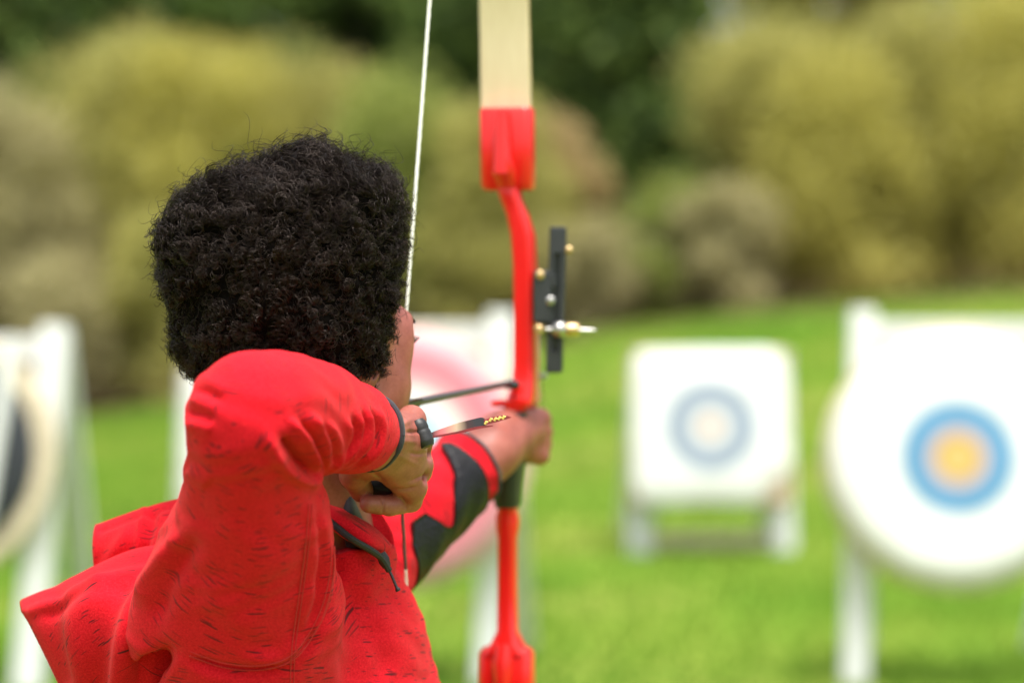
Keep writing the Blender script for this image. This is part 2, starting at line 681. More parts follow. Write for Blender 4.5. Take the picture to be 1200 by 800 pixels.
M['face_blue'] = face_mat("white_face_blue_ring", [(0, (.52, .40, .15)), (.09, (.52, .32, .065)), (.165, (.46, .34, .34)), (.215, (.26, .32, .46)), (.275, (.085, .27, .47)), (.325, (.026, .23, .45)), (.41, (.45, .46, .48)), (.43, WHT), (.93, (.56, .51, .45))])
M['face_red'] = face_mat("white_face_red_rim", [(0, (.88, .70, .12)), (.12, (.50, .54, .60)), (.20, (.30, .46, .62)), (.34, (.42, .54, .64)), (.40, WHT), (.52, (.60, .36, .38)), (.62, (.58, .17, .22)), (.80, (.60, .25, .29)), (.90, (.62, .34, .37))])
M['face_pale'] = face_mat("white_face_faint_ring", [(0, (.46, .20, .03)), (.075, (.56, .55, .54)), (.10, (.56, .57, .60)), (.23, (.32, .35, .40)), (.32, (.27, .32, .40)), (.385, (.15, .235, .37)), (.48, (.45, .46, .48)), (.52, WHT)])


# ------------------------------------------------------------------ ground
def zfar(x):
    return np.interp(x, [-30, -12, -5.3, -1, 1.06, 3.2, 5.3, 9, 30], [-.45, .0, .36, 1.0, 1.44, 1.70, 1.88, 2.1, 2.6])


def ground_z(x, y):
    x, y = np.asarray(x, float), np.asarray(y, float)
    t = np.clip((y - 9.0) / 21.0, 0, None)
    near = np.minimum(t, 1.0) ** 1.7
    beyond = np.clip(y - 40, 0, 400) + .2 * np.clip(np.minimum(y, 40) - 30, 0, 10)
    xs = x * np.clip(30.0 / np.maximum(y, 1), .25, 1.5)
    return near * zfar(xs) + .10 * beyond


gx = np.concatenate((np.linspace(-420, -14, 30), np.linspace(-13, 13, 79), np.linspace(14, 420, 30)))
gy = np.concatenate((np.linspace(-60, 2, 12), np.linspace(2.5, 36, 120), np.linspace(38, 700, 40)))
GX, GY = np.meshgrid(gx, gy)
GZ = ground_z(GX, GY)
nx, ny = len(gx), len(gy)
I_, J_ = np.meshgrid(np.arange(nx - 1), np.arange(ny - 1))
a_ = (J_ * nx + I_).ravel()
GF = np.stack((a_, a_ + 1, a_ + 1 + nx, a_ + nx), 1)
m, nt, N, L, B = new_mat("mown_grass_ground")
f1 = noise_fac(N, L, .33, 4.)
f2 = noise_fac(N, L, 9., 5.)
fm = math_node(N, L, 'ADD', math_node(N, L, 'MULTIPLY', f1, .65), math_node(N, L, 'MULTIPLY', f2, .35))
cg = ramp(N, L, fm, [(.34, (.068, .165, .013)), (.46, (.132, .245, .021)), (.54, (.230, .290, .044)), (.63, (.32, .31, .09))])
geo = N.new("ShaderNodeNewGeometry")
sp = N.new("ShaderNodeSeparateXYZ")
L.new(geo.outputs["Position"], sp.inputs[0])
ed = math_node(N, L, 'ADD', sp.outputs[1], math_node(N, L, 'MULTIPLY', math_node(N, L, 'SUBTRACT', f1, .5), 2.0))
edge = ramp(N, L, math_node(N, L, 'MULTIPLY', ed, .01), [(.287, (0, 0, 0)), (.297, (1, 1, 1))])
mx = N.new("ShaderNodeMix")
mx.data_type = 'RGBA'
L.new(edge, mx.inputs[0])
L.new(cg, mx.inputs[6])
L.new(ramp(N, L, f2, [(.3, (.07, .045, .026)), (.7, (.16, .105, .06))]), mx.inputs[7])
L.new(mx.outputs[2], B.inputs["Base Color"])
B.inputs["Roughness"].default_value = .95
B.inputs["Specular IOR Level"].default_value = .1
bump(N, L, B, noise_fac(N, L, 60., 6.), .6, .03)
M['lawn'] = m
g = mk("ground", np.stack((GX.ravel(), GY.ravel(), GZ.ravel()), 1), GF, m)
tag(g, "sloping mown lawn of the archery range", None, None, 'structure')

# grass blades: nobody could count them
M['blade'] = leaf_mat("grass_blades", [(.078, .18, .013), (.135, .262, .019), (.205, .31, .034), (.27, .28, .085)], .35)
nb = 150000
by = 3.2 + (30.5 - 3.2) * RNG.random(nb) ** .85
bx = (RNG.random(nb) - .5) * 2 * (.26 * by + 1.0)
bz = ground_z(bx, by)
hh = .025 + .04 * RNG.random(nb)
ang = RNG.random(nb) * 6.283
wd = .0022 + .003 * RNG.random(nb) + .0003 * by
lx, ly = (RNG.random(nb) - .5) * .05, (RNG.random(nb) - .5) * .05
v0 = np.stack((bx - np.cos(ang) * wd, by - np.sin(ang) * wd, bz - .004), 1)
v1 = np.stack((bx + np.cos(ang) * wd, by + np.sin(ang) * wd, bz - .004), 1)
v2 = np.stack((bx + lx, by + ly, bz + hh), 1)
patchy = np.sin(bx * .9 + 1.3 * np.sin(by * .5)) * .5 + np.sin(by * 1.9 + .6 * bx) * .5
tint = np.clip(.40 + .30 * patchy + .28 * (RNG.random(nb) - .5), 0, 1)
VV = np.stack((v0, v1, v2), 1).reshape(-1, 3)
go = mk("grass", VV, np.arange(nb * 3).reshape(-1, 3), M['blade'], None, False, {"tint": np.repeat(tint, 3)[:, None] * np.ones(3)})
tag(go, "short bright green grass blades covering the lawn", None, None, 'stuff')

# ------------------------------------------------------------------ trees and shrubs at the edge of the lawn
PAL = {
    'olive': [(0.238, 0.230, 0.072), (0.369, 0.355, 0.105), (0.500, 0.473, 0.144), (0.595, 0.544, 0.197)],
    'yellow': [(0.287, 0.266, 0.072), (0.441, 0.408, 0.098), (0.571, 0.521, 0.131), (0.620, 0.592, 0.209)],
    'green': [(0.143, 0.188, 0.046), (0.238, 0.296, 0.066), (0.357, 0.403, 0.098), (0.452, 0.473, 0.144)],
    'dark': [(0.028, 0.054, 0.016), (0.066, 0.116, 0.026), (0.119, 0.188, 0.037), (0.190, 0.260, 0.059)],
    'rust': [(0.238, 0.178, 0.085), (0.392, 0.296, 0.131), (0.512, 0.390, 0.184), (0.595, 0.473, 0.236)],
    'grey': [(0.238, 0.220, 0.112), (0.369, 0.337, 0.163), (0.487, 0.438, 0.223), (0.559, 0.509, 0.289)],
}
for k, v in PAL.items():
    M['leaf_' + k] = leaf_mat(k + "_leaves", v, .5)


def plant(name, label, cat, px, ytop, D, wpx, kind, trunk=.07, nclump=52, nleaf=330, leaf=.052, base=.0, yaw=0, conifer=False, stems=3, seed=0):
    rg = np.random.default_rng(seed + 100)
    x = (px - 600) / FPX * D
    zb = float(ground_z(x, D))
    top = CAMZ + (400 - ytop) / FPX * D
    H = top - zb
    W = wpx / FPX * D * .5
    root = empty(name, (x, D, zb))
    tag(root, label, cat, "trees and shrubs along the far edge of the lawn")
    # stems
    tb = MB()
    ns = 1 if conifer else stems
    for s_ in range(ns):
        dx = 0 if ns == 1 else (s_ - (ns - 1) / 2) * W * .35
        p0 = np.array((dx * .35, .05 * s_, -.15))
        pts = [p0 + np.array((dx * t + .06 * H * t * math.sin(3 * t + s_), .12 * math.sin(2.2 * t + s_ * 2), H * (.92 if conifer else .72) * t)) for t in np.linspace(0, 1, 8)]
        tb.tube(pts, [trunk * (1 - .85 * t) for t in np.linspace(0, 1, 8)], 8)
        for q in range(5):
            t = .3 + .12 * q
            b0 = np.array(pts[int(t * 7)])
            an = rg.random() * 6.28
            ln = W * (.45 + .3 * rg.random())
            tb.tube([b0, b0 + np.array((math.cos(an) * ln * .5, math.sin(an) * ln * .5, H * .06)), b0 + np.array((math.cos(an) * ln, math.sin(an) * ln, H * .15))], [trunk * .35, trunk * .22, .008], 6)
    tr_ = mk("trunk", tb.V, tb.F, M['bark'], root)
    tr_.location = (0, 0, 0)
    # crown: leaf faces in uneven clumps
    cc, rr, tn = [], [], []
    for c in range(nclump):
        u = rg.random()
        if conifer:
            h = (.12 + .88 * u) * H
            rad = W * (1.02 - u) * (.55 + .6 * rg.random())
            an = rg.random() * 6.283
            cc.append((math.cos(an) * rad, math.sin(an) * rad, h - .12 * rad))
            rr.append((.30 * W * (1.15 - .7 * u), .30 * W * (1.15 - .7 * u), .16 * W))
        else:
            h = (base + (1 - base) * (.10 + .80 * u)) * H
            prof = math.sqrt(max(.05, 1 - (2 * max(0, (h / H - .42)) / 1.12) ** 2))
            rad = W * prof * math.sqrt(rg.random()) * .80
            an = rg.random() * 6.283
            cc.append((math.cos(an) * rad, math.sin(an) * rad, h))
            s1 = (.34 + .30 * rg.random()) * W
            rr.append((s1, s1, s1 * (.7 + .5 * rg.random())))
        tn.append(.5 + .18 * (rg.random() - .5))
    cc, rr, tn = np.array(cc), np.array(rr), np.array(tn)
    n = nclump * nleaf
    ci = np.repeat(np.arange(nclump), nleaf)
    d = rg.normal(size=(n, 3))
    d /= np.linalg.norm(d, axis=1, keepdims=True)
    pos = cc[ci] + d * rr[ci] * (rg.random((n, 1)) ** .45) * 1.05
    pos[:, 2] = np.maximum(pos[:, 2], .03)
    u = rg.normal(size=(n, 3))
    u /= np.linalg.norm(u, axis=1, keepdims=True)
    v = np.cross(u, rg.normal(size=(n, 3)))
    v /= np.linalg.norm(v, axis=1, keepdims=True)
    sz = leaf * (.6 + .9 * rg.random((n, 1))) * (1.0 if not conifer else 1.1)
    q0 = pos - u * sz
    q1 = pos + v * sz * .5
    q2 = pos + u * sz
    q3 = pos - v * sz * .5
    V = np.stack((q0, q1, q2, q3), 1).reshape(-1, 3)
    t_ = np.clip(tn[ci] + .8 * (rg.random(n) - .5), 0, 1)
    cr = mk("crown", V, np.arange(n * 4).reshape(-1, 4), M['leaf_' + kind], root, False, {"tint": np.repeat(t_, 4)[:, None] * np.ones(3)})
    cr.location = (0, 0, 0)
    return root


PL = [
    # name, label, cat, px, ytop, D, wpx, kind, kwargs
    ('conifer_tree', 'dark conifer filling the top left corner behind the yellow shrubs', 'tree', -20, -190, 47, 260, 'dark', dict(conifer=True, nclump=110, nleaf=90, leaf=.19, trunk=.2)),
    ('conifer_tree', 'dark conifer rising behind the tallest yellow shrub on the left', 'tree', 190, -230, 50, 300, 'dark', dict(conifer=True, nclump=120, nleaf=90, leaf=.19, trunk=.2)),
    ('conifer_tree', 'dark conifer behind the top of the white bowstring', 'tree', 400, -210, 49, 290, 'dark', dict(conifer=True, nclump=120, nleaf=90, leaf=.19, trunk=.2)),
    ('broadleaf_tree', 'dark green tree directly behind the wooden bow limb', 'tree', 590, -150, 46, 260, 'dark', dict(nclump=90, nleaf=110, leaf=.16, trunk=.18)),
    ('broadleaf_tree', 'deep green tree right of the bow limb, between rust and olive shrubs', 'tree', 735, -130, 41, 250, 'dark', dict(nclump=90, nleaf=110, leaf=.15, trunk=.18)),
    ('broadleaf_tree', 'dark tree far behind the olive shrubs, its crown broken by sky glints', 'tree', 900, -170, 52, 260, 'green', dict(nclump=36, nleaf=60, leaf=.17, trunk=.2, base=.2)),
    ('broadleaf_tree', 'tall tree with a bare grey brown trunk behind the right target', 'tree', 1030, -330, 48, 330, 'yellow', dict(nclump=60, nleaf=90, leaf=.17, trunk=.38, base=.45, stems=1)),
    ('broadleaf_tree', 'green tree at the right edge behind the yellow olive shrubs', 'tree', 1240, -120, 45, 300, 'green', dict(nclump=80, nleaf=100, leaf=.16, trunk=.18)),
    ('shrub', 'grey olive shrub at the left edge behind the charcoal target', 'shrub', -10, 95, 33.0, 230, 'grey', {}),
    ('shrub', 'tallest yellow olive shrub, left of the curly hair', 'shrub', 125, 4, 34.5, 260, 'olive', dict(nclump=50)),
    ('shrub', 'yellow shrub whose top shows above the left side of the hair', 'shrub', 255, 24, 33.5, 240, 'yellow', dict(nclump=46)),
    ('shrub', 'olive shrub rising straight above the curly hair', 'shrub', 365, 46, 34.0, 230, 'olive', dict(nclump=46)),
    ('shrub', 'green olive shrub behind the middle of the white bowstring', 'shrub', 480, 76, 33.0, 210, 'green', dict(nclump=44)),
    ('shrub', 'green olive shrub half hidden by the red limb pocket', 'shrub', 575, 112, 32.0, 170, 'olive', {}),
    ('shrub', 'rust brown shrub just right of the red limb pocket', 'shrub', 668, 118, 33.0, 140, 'rust', dict(nclump=34)),
    ('shrub', 'low dark green shrub right of the bow sight', 'shrub', 765, 235, 31.8, 110, 'green', dict(nclump=26)),
    ('shrub', 'small grey brown shrub just behind the bow sight', 'shrub', 690, 250, 31.6, 130, 'grey', dict(nclump=26)),
    ('shrub', 'tall olive shrub above the square white target', 'shrub', 908, 14, 34.0, 230, 'olive', dict(nclump=60)),
    ('shrub', 'yellow olive shrub behind the left post of the right target', 'shrub', 985, 55, 33.0, 230, 'yellow', dict(nclump=48)),
    ('shrub', 'olive shrub above the right target with the blue ring', 'shrub', 1090, 8, 34.0, 230, 'olive', dict(nclump=50)),
    ('shrub', 'greenish yellow shrub at the right edge of the lawn', 'shrub', 1195, -20, 33.0, 230, 'yellow', dict(nclump=48)),
    ('shrub', 'olive shrub filling the space behind the red bow riser', 'shrub', 630, 190, 32.4, 170, 'olive', {}),
    ('shrub', 'olive green shrub under the deep green tree, left of the square target', 'shrub', 800, 225, 33.0, 150, 'green', {}),
    ('shrub', 'low grey olive shrub at the foot of the tallest yellow shrub', 'shrub', 60, 300, 31.5, 150, 'grey', dict(nclump=26)),
    ('shrub', 'low olive shrub beside the left edge of the hair', 'shrub', 190, 250, 31.8, 150, 'olive', dict(nclump=28)),
    ('shrub', 'low grey shrub behind the square white target', 'shrub', 850, 210, 31.8, 150, 'grey', dict(nclump=26)),
]
for i, (nm, lb, ct, px, yt, D, wp, kd, kw) in enumerate(PL):
    plant(nm, lb, ct, px, yt, D, wp, kd, seed=i * 7, **kw)


# the wood that closes the view behind those trees: one mass of foliage
rg = np.random.default_rng(77)
nw = 80000
wx = (rg.random(nw) - .5) * 115
wy = 58 + 9 * rg.random(nw)
lump = 10.5 + 2.2 * np.sin(wx * .55) + 1.4 * np.sin(wx * 1.3 + 1) + .9 * np.sin(wx * 2.9)
wz = ground_z(wx, wy) + (lump + 2) * rg.random(nw) ** .8
u = rg.normal(size=(nw, 3)); u /= np.linalg.norm(u, axis=1, keepdims=True)
v = np.cross(u, rg.normal(size=(nw, 3))); v /= np.linalg.norm(v, axis=1, keepdims=True)
sz = .22 + .25 * rg.random((nw, 1))
pos = np.stack((wx, wy, wz), 1)
for hx, hz, hr in ((4.2, 9.2, .75), (5.35, 9.6, .8), (10.7, 9.3, .8), (3.4, 9.9, .5), (8.0, 10.0, .6), (12.3, 9.9, .6)):
    keep_ = ((wx * 60 / wy - hx) ** 2 + ((wz - 1.3) * 60 / wy + 1.3 - hz) ** 2) > hr ** 2
    pos, u, v, sz, wx, wy, wz = pos[keep_], u[keep_], v[keep_], sz[keep_], wx[keep_], wy[keep_], wz[keep_]
nw = len(wx)
V = np.stack((pos - u * sz, pos + v * sz * .6, pos + u * sz, pos - v * sz * .6), 1).reshape(-1, 3)
tw = np.clip(.45 + .25 * np.sin(wx * .8) + .5 * (rg.random(nw) - .5), 0, 1)
wo = mk("woods", V, np.arange(nw * 4).reshape(-1, 4), M['leaf_dark'], None, False, {"tint": np.repeat(tw, 4)[:, None] * np.ones(3)})
tag(wo, "dark far wood closing the view behind the shrubs", None, None, 'stuff')

# ------------------------------------------------------------------ archery targets and their white stands
def disc_butt(name, px, py, D, r, face, label, rim='straw', tilt=8, group="round straw target butts"):
    """round coiled straw butt leaning on its stand, with a paper face pinned on"""
    c = P(px, py, D)
    root = empty(name, (c[0], c[1], c[2] - r))
    tag(root, label, "archery target", group)
    n = 96
    th = .11
    prof = [(0.0, th)] + [(r * .97, th), (r, th * .8), (r * 1.004, th * .3), (r, 0.008), (r * .985, 0.0)]
    prof += [(r * q, -.003 * math.sin(q * 60)) for q in np.linspace(.96, .02, 24)]
    secs = []
    for rad, y in prof:
        secs.append([(max(rad, .001) * math.cos(a), y, max(rad, .001) * math.sin(a)) for a in np.linspace(0, 2 * math.pi, n, endpoint=False)])
    b = MB().loft(secs)
    o = mk("butt", b.V, b.F, M[rim], root)
    o.location = (0, 0, r)
    fr = r * .965
    fr = r * (.965 if face != 'charcoal' else .85)
    f = MB()
    secs = [[(fr * q * math.cos(a), -.010 - .006 * (1 - q * q), fr * q * math.sin(a)) for a in np.linspace(0, 2 * math.pi, n, endpoint=False)] for q in (1.0, .999, .8, .6, .4, .2, .01)]
    secs[0] = [(p[0], -.004, p[2]) for p in secs[0]]
    f.loft(secs)
    fo = mk("target_face", f.V, f.F, M[face], root)
    fo.location = (0, 0, r)
    root.rotation_euler = (R(-tilt), 0, 0)
    return root


def stand(px, D, half, ztop, label, foot, rfoot, beam=True, w=.048, lower=None):
    x = (px - 600) / FPX * D
    z0 = float(ground_z(x, D))
    root = empty("target_stand", (x, D, z0))
    tag(root, label, "target stand", "white timber target stands")
    for s in (-1, 1):
        zb = float(ground_z(x + s * foot, D)) - z0 - .02
        b = MB().bar((s * foot, 0, zb), (s * half, .16, ztop - z0), w, .045)
        b.build("leg", M['white_wood'], root)
        zr = float(ground_z(x + s * rfoot, D + .95)) - z0 - .02
        b = MB().bar((s * rfoot, .95, zr), (s * (half - .01), .265, ztop - z0 - .05), w * .9, .035)
        b.build("rear_leg", M['white_wood'], root)
    if beam:
        h_ = half - w - .003
        MB().bar((-h_, .165, ztop - z0 - .09), (h_, .165, ztop - z0 - .09), .045, .03).build("crossbar", M['white_wood'], root)
    if lower is not None:
        h_ = half + (foot - half) * (1 - lower / (ztop - z0)) - w - .003
        MB().bar((-h_, .16 * lower / (ztop - z0) + .01, lower), (h_, .16 * lower / (ztop - z0) + .01, lower), .04, .025).build("crossbar", M['straw' if lower < .2 else 'white_wood'], root)
    for ch in root.children:
        ch.location = (0, 0, 0)
    return root


# right target with the blue ring
stand(1165, 9.15, .475, 1.42, "white timber stand behind the blue ringed round target at the right edge", .53, .36)
disc_butt("target_butt", 1126, 536, 9.0, .497, 'face_blue', "round white target with a bright blue ring and yellow middle, at the right edge")
# target behind the arms
stand(462, 9.15, .405, 1.41, "white timber stand behind the pink rimmed target, seen below the bow arm", .35, .50, w=.052)
disc_butt("target_butt", 464, 534, 9.0, .497, 'face_red', "round white target with a pink red rim, partly behind the drawing hand and bow arm")
# charcoal target at the left edge
ls = stand(-62, 9.0, .375, 1.36, "white timber stand splaying out at the left edge, around the charcoal target", .30, .37, True, .055, .56)
pr = MB().bar(P(-26, 640, 8.74) - np.array(ls.location), P(14, 395, 8.84) - np.array(ls.location), .026, .02).build("prop", M['white_wood'], ls)
pr.location = (0, 0, 0)
disc_butt("target_butt", -93, 532, 8.9, .48, 'charcoal', "round charcoal target with a cream straw rim, cut by the left edge", 'straw')


def square_target(px, py, D, half, label, slabel, torn=True):
    c = P(px, py, D)
    x, z0 = c[0], float(ground_z(c[0], D))
    stand(px, D + .22, half * .86, c[2] + half * .9, slabel, half * .90, half * .95, True, .065, .07)
    root = empty("target_butt", (x, D, c[2] - half))
    tag(root, label, "archery target", "square straw target butts")
    b = MB().box((0, .07, half), (half * .985, .055, half * .985), .03)
    o = b.build("butt", M['straw_brown'], root)
    o.location = (0, 0, 0)
    # paper face with soft worn corners, one corner torn away
    cut_ = [(.97, .70), (.99, -.40), (.95, -.52), (.62, -.92), (.50, -.965)] if torn else [(.97, .7), (.98, -.75), (.88, -.93), (.5, -.96)]
    raw = [(-.97, 0), (-.96, .70), (-.93, .88), (-.80, .955), (.72, .97), (.90, .90)] + cut_ + [(0, -.95), (-.72, -.97), (-.90, -.90), (-.96, -.70)]
    pts = []
    for i in range(len(raw)):
        p, q_ = np.array(raw[i]), np.array(raw[(i + 1) % len(raw)])
        for t in (0, .25, .5, .75):
            v_ = (p + (q_ - p) * t) * half
            pts.append((v_[0] + .004 * math.sin(7 * i + 9 * t), v_[1] + .004 * math.cos(5 * i + 7 * t)))
    pts = pts[::-1]
    secs = [[(p[0] * q, yy, p[1] * q) for p in pts] for q, yy in ((1.0, .012), (1.0, .006), (.985, 0), (.6, -.004), (.3, -.004), (.02, -.004))]
    f = MB().loft(secs)
    fo = mk("target_face", f.V, f.F, M['face_pale'], root)
    fo.location = (0, 0, half)
    root.rotation_euler = (R(-9), 0, 0)
    return root


square_target(834, 499, 13.4, .448, "square white target with a faint pale blue ring, standing in the middle of the lawn", "white timber stand under the square white target")
square_target(300, 515, 14.2, .46, "square white target almost hidden behind the raised red elbow", "white timber stand mostly hidden behind the raised red elbow", False)

# ------------------------------------------------------------------ the archer
TH = R(37)
HC = P(362, 404, 2.15)                       # head origin: between the ears at eye height
HF = np.array((math.sin(TH), math.cos(TH), -.03))
HF /= np.linalg.norm(HF)
HR = np.array((math.cos(TH), -math.sin(TH), 0.0))
HU = np.cross(HR, HF)
HAX = (HR, HF, HU)


def H(l, f, u):
    return HC + l * HR + f * HF + u * HU


def build_body():
    lo, hi = (-.42, 1.78, .92), (.07, 2.72, 1.47)
    s = SDF(lo, hi, .0016)
    # torso core and shoulders (under the hoodie)
    s.cone(P(320, 905, 2.18), P(345, 760, 2.2), .115, .10, .04)
    s.cone(P(295, 730, 2.08), P(395, 720, 2.34), .05, .05, .04)
    # neck, head
    s.cone(H(0, -.03, -.03), P(378, 690, 2.18), .047, .058, .03)
    s.ell(H(0, -.008, .028), (.073, .092, .083), HAX, .02)
    s.ell(H(0, .030, -.035), (.060, .062, .078), HAX, .03)
    s.cone(H(0, .055, -.088), H(0, .068, -.085), .020, .018, .03)
    for q in (-1, 1):
        s.cone(H(q * .052, .0, -.055), H(q * .018, .062, -.088), .017, .016, .03)       # jaw
        s.ell(H(q * .038, .056, -.036), (.024, .027, .029), HAX, .022)                     # cheek
        s.ell(H(q * .030, .077, .025), (.023, .012, .011), HAX, .018)                      # brow
        s.ell(H(q * .031, .096, .002), (.0175, .014, .0115), HAX, .012, 'sub')             # eye socket
        s.ell(H(q * .074, -.010, -.012), (.010, .020, .030), HAX, .008)                    # ear
        s.ell(H(q * .080, -.006, -.010), (.006, .011, .018), HAX, .005, 'sub')
        s.ell(H(q * .012, .098, -.036), (.009, .010, .008), HAX, .006)                     # nostril wing
    for q in (-1, 1):
        s.ell(H(q * .051, .065, .004), (.012, .013, .022), HAX, .014)                     # outer rim of the orbit
    s.cone(H(0, .086, .010), H(0, .107, -.032), .008, .0105, .012)                         # nose
    s.ell(H(0, .091, -.060), (.022, .010, .0060), HAX, .006)                               # lips
    s.ell(H(0, .090, -.071), (.019, .010, .0070), HAX, .006)
    s.ell(H(0, .102, -.0655), (.020, .006, .0012), HAX, .003, 'sub')
    s.ell(H(0, .082, -.095), (.018, .014, .014), HAX, .014)                                # chin
    # right (drawing) arm
    sh, el, wr = P(298, 720, 2.06), P(290, 490, 1.875), P(440, 511, 2.045)
    s.cone(sh, el, .042, .034, .02)
    s.cone(el, wr, .034, .0255, .02)
    hand(s)
    # left (bow) arm
    s.chain([P(395, 720, 2.34), P(440, 655, 2.37), P(575, 528, 2.51)], [.042, .036, .0285], .02)
    bow_hand(s)
    V, Q = s.mesh(2)
    V, Q = subdivide(V, Q)
    V = relax(V, Q, 2)
    # creases and knuckles of the drawing hand
    Nn = normals(V, Q)
    pp = proj(V)
    m = np.nonzero((V[:, 1] < 2.14) & (V[:, 1] > 2.0) & (pp[:, 0] > 395) & (pp[:, 0] < 520) & (pp[:, 1] > 455) & (pp[:, 1] < 620))[0]
    D = np.zeros(len(V))
    for line, amp, wpx in (([(447, 583), (450, 592), (448, 602)], -1.3, 1.8), ([(467, 580), (474, 588), (477, 598)], -1.5, 2.0), ([(455, 572), (472, 574), (488, 570)], -2.2, 2.2),
                           ([(500, 556), (490, 560), (478, 566)], -1.4, 2.2), ([(497, 503), (488, 506), (476, 506)], -1.8, 2.4), ([(501, 530), (490, 532), (478, 530)], -1.2, 2.4),
                           ([(466, 500), (477, 494), (486, 490)], 1.0, 3.5), ([(462, 516), (476, 517), (490, 518)], .9, 3.5), ([(460, 530), (476, 538), (490, 545)], .9, 3.5),
                           ([(452, 500), (458, 515), (455, 535)], -.7, 2.5), ([(464, 478), (470, 492), (466, 505)], -.7, 2.5), ([(425, 548), (440, 556), (452, 566)], -1.4, 2.5),
                           ([(482, 478), (488, 484), (494, 492)], 1.0, 4), ([(412, 560), (420, 563), (430, 562)], -.9, 2)):
        d, t = polydist(pp[m], spline(line, 14))
        D[m] += amp * .001 * np.clip(np.minimum(t, 1 - t) * 4 + .2, 0, 1) * np.exp(-(d / wpx) ** 2)
    V = V + Nn * (D * np.clip((-Nn[:, 1] + .5) / .6, 0, 1))[:, None]
    return V, Q


def hand(s):
    """drawing hand: back of the hand towards the lens, three fingers hooked round the string, little finger curled below"""
    wr = P(440, 511, 2.045)
    k = .010
    s.cone(wr, P(463, 516, 2.080), .0255, .0240, .016)
    kn = [P(482, 492, 2.105), P(489, 517, 2.115), P(490, 545, 2.112), P(483, 571, 2.102)]
    for q, r_ in zip(kn, (.0125, .0130, .0130, .0115)):
        s.cone(P(460, 520, 2.08), q, .020, r_, .012)
    s.cone(P(445, 530, 2.06), P(474, 562, 2.095), .018, .013, .014)
    # index, middle, ring: proximal away from the lens, then hooked back to the left
    s.chain([kn[0], P(484, 496, 2.145), P(472, 502, 2.182), P(454, 506, 2.180)], [.0122, .0108, .0098, .0085], .004)
    s.chain([kn[1], P(489, 521, 2.155), P(474, 527, 2.190), P(452, 529, 2.184)], [.0126, .0112, .0100, .0086], .004)
    s.chain([kn[2], P(491, 552, 2.150), P(476, 556, 2.186), P(454, 554, 2.178)], [.0126, .0110, .0098, .0084], .004)
    # little finger curled under, tip pointing left
    s.chain([kn[3], P(481, 586, 2.112)], [.0118, .0104], .006)
    s.chain([P(481, 586, 2.112), P(457, 592, 2.098)], [.0102, .0094], .002)
    s.chain([P(456, 592, 2.098), P(432, 590, 2.086)], [.0090, .0080], .0015)
    # thumb: leaves the side of the palm near its base, tucked below
    s.chain([P(428, 535, 2.062), P(415, 556, 2.078)], [.0165, .0130], .010)
    s.chain([P(415, 556, 2.078), P(424, 575, 2.100)], [.0120, .0102], .003)
    # knuckle dimples and tendons
    for a, b in ((0, 1), (1, 2), (2, 3)):
        mid = (kn[a] + kn[b]) / 2 + np.array((.010, -.010, 0))
        s.ell(mid, (.007, .007, .0035), None, .006, 'sub')


def bow_hand(s):
    """bow hand: web of the thumb pressed into the grip, fingers wrapped round its far side"""
    wr = P(572, 530, 2.505)
    s.cone(wr, P(592, 517, 2.535), .0285, .027, .014)
    s.cone(P(588, 512, 2.53), P(616, 503, 2.565), .025, .021, .012)
    # thumb along the top, over the shelf side
    s.chain([P(582, 500, 2.520), P(606, 490, 2.545), P(627, 489, 2.575)], [.0150, .0125, .0105], .008)
    kn = [P(633, 490, 2.578), P(635, 505, 2.580), P(634, 519, 2.580), P(631, 533, 2.575)]
    tip = [P(618, 494, 2.622), P(619, 508, 2.624), P(618, 522, 2.622), P(616, 535, 2.616)]
    for i in range(4):
        s.cone(P(610, 500 + 8 * i, 2.555), kn[i], .0125, .0108, .006)
        s.chain([kn[i], (kn[i] + tip[i]) / 2 + np.array((.010, .004, 0))], [.0106, .0094], .0025)
        s.chain([(kn[i] + tip[i]) / 2 + np.array((.010, .004, 0)), tip[i]], [.0092, .0082], .002)


bV, bQ = build_body()
base = np.array((-.20, 2.19, 0.0))
person = mk("person", bV, bQ, M['skin'], None, True, origin=base)
tag(person, "archer with dark curly hair in a red hoodie, drawing the bow with raised elbow", "person")

for q in (-1, 1):
    MB().ball(H(q * .031, .0775, .002), .0118, 10).build("eye", M['eye_white'], person)
HL = np.stack(((bV - HC) @ HR, (bV - HC) @ HF, (bV - HC) @ HU), 1)


def on_face(l, u, out=.0):
    m = (np.abs(HL[:, 0] - l) < .003) & (np.abs(HL[:, 2] - u) < .003) & (HL[:, 1] > .02)
    f = HL[m, 1].max() if m.any() else .08
    return H(l, f + out, u)


for q in (-1, 1):
    lb = MB()
    for i in range(22):
        t = i / 21
        l = .017 + .034 * t
        p0 = on_face(q * l, .004 + .003 * math.sin(math.pi * t), -.0015)
        g = HF * (1 - .4 * t) + HR * q * .55 * t
        lb.tube([p0, p0 + .005 * g + .0005 * HU, p0 + .0115 * g + .0055 * HU], [.0009, .0008, .0003], 5)
    lb.build("eyelashes", M['lash'], person)
    eb = MB()
    for k in range(70):
        t = (k + .5) / 70
        l = .012 + .037 * t
        p0 = on_face(q * l, .023 + .006 * math.sin(math.pi * t) - .006 * max(0, t - .7) + .0016 * math.sin(k * 2.4), -.0022)
        eb.tube([p0, p0 + .0025 * HR * q + .0012 * HF + .0012 * HU, p0 + .0055 * HR * q + .0004 * HU - .0008 * HF * t], [.0006, .0006, .0003], 4)
    eb.build("eyebrow", M['hair_core'], person)


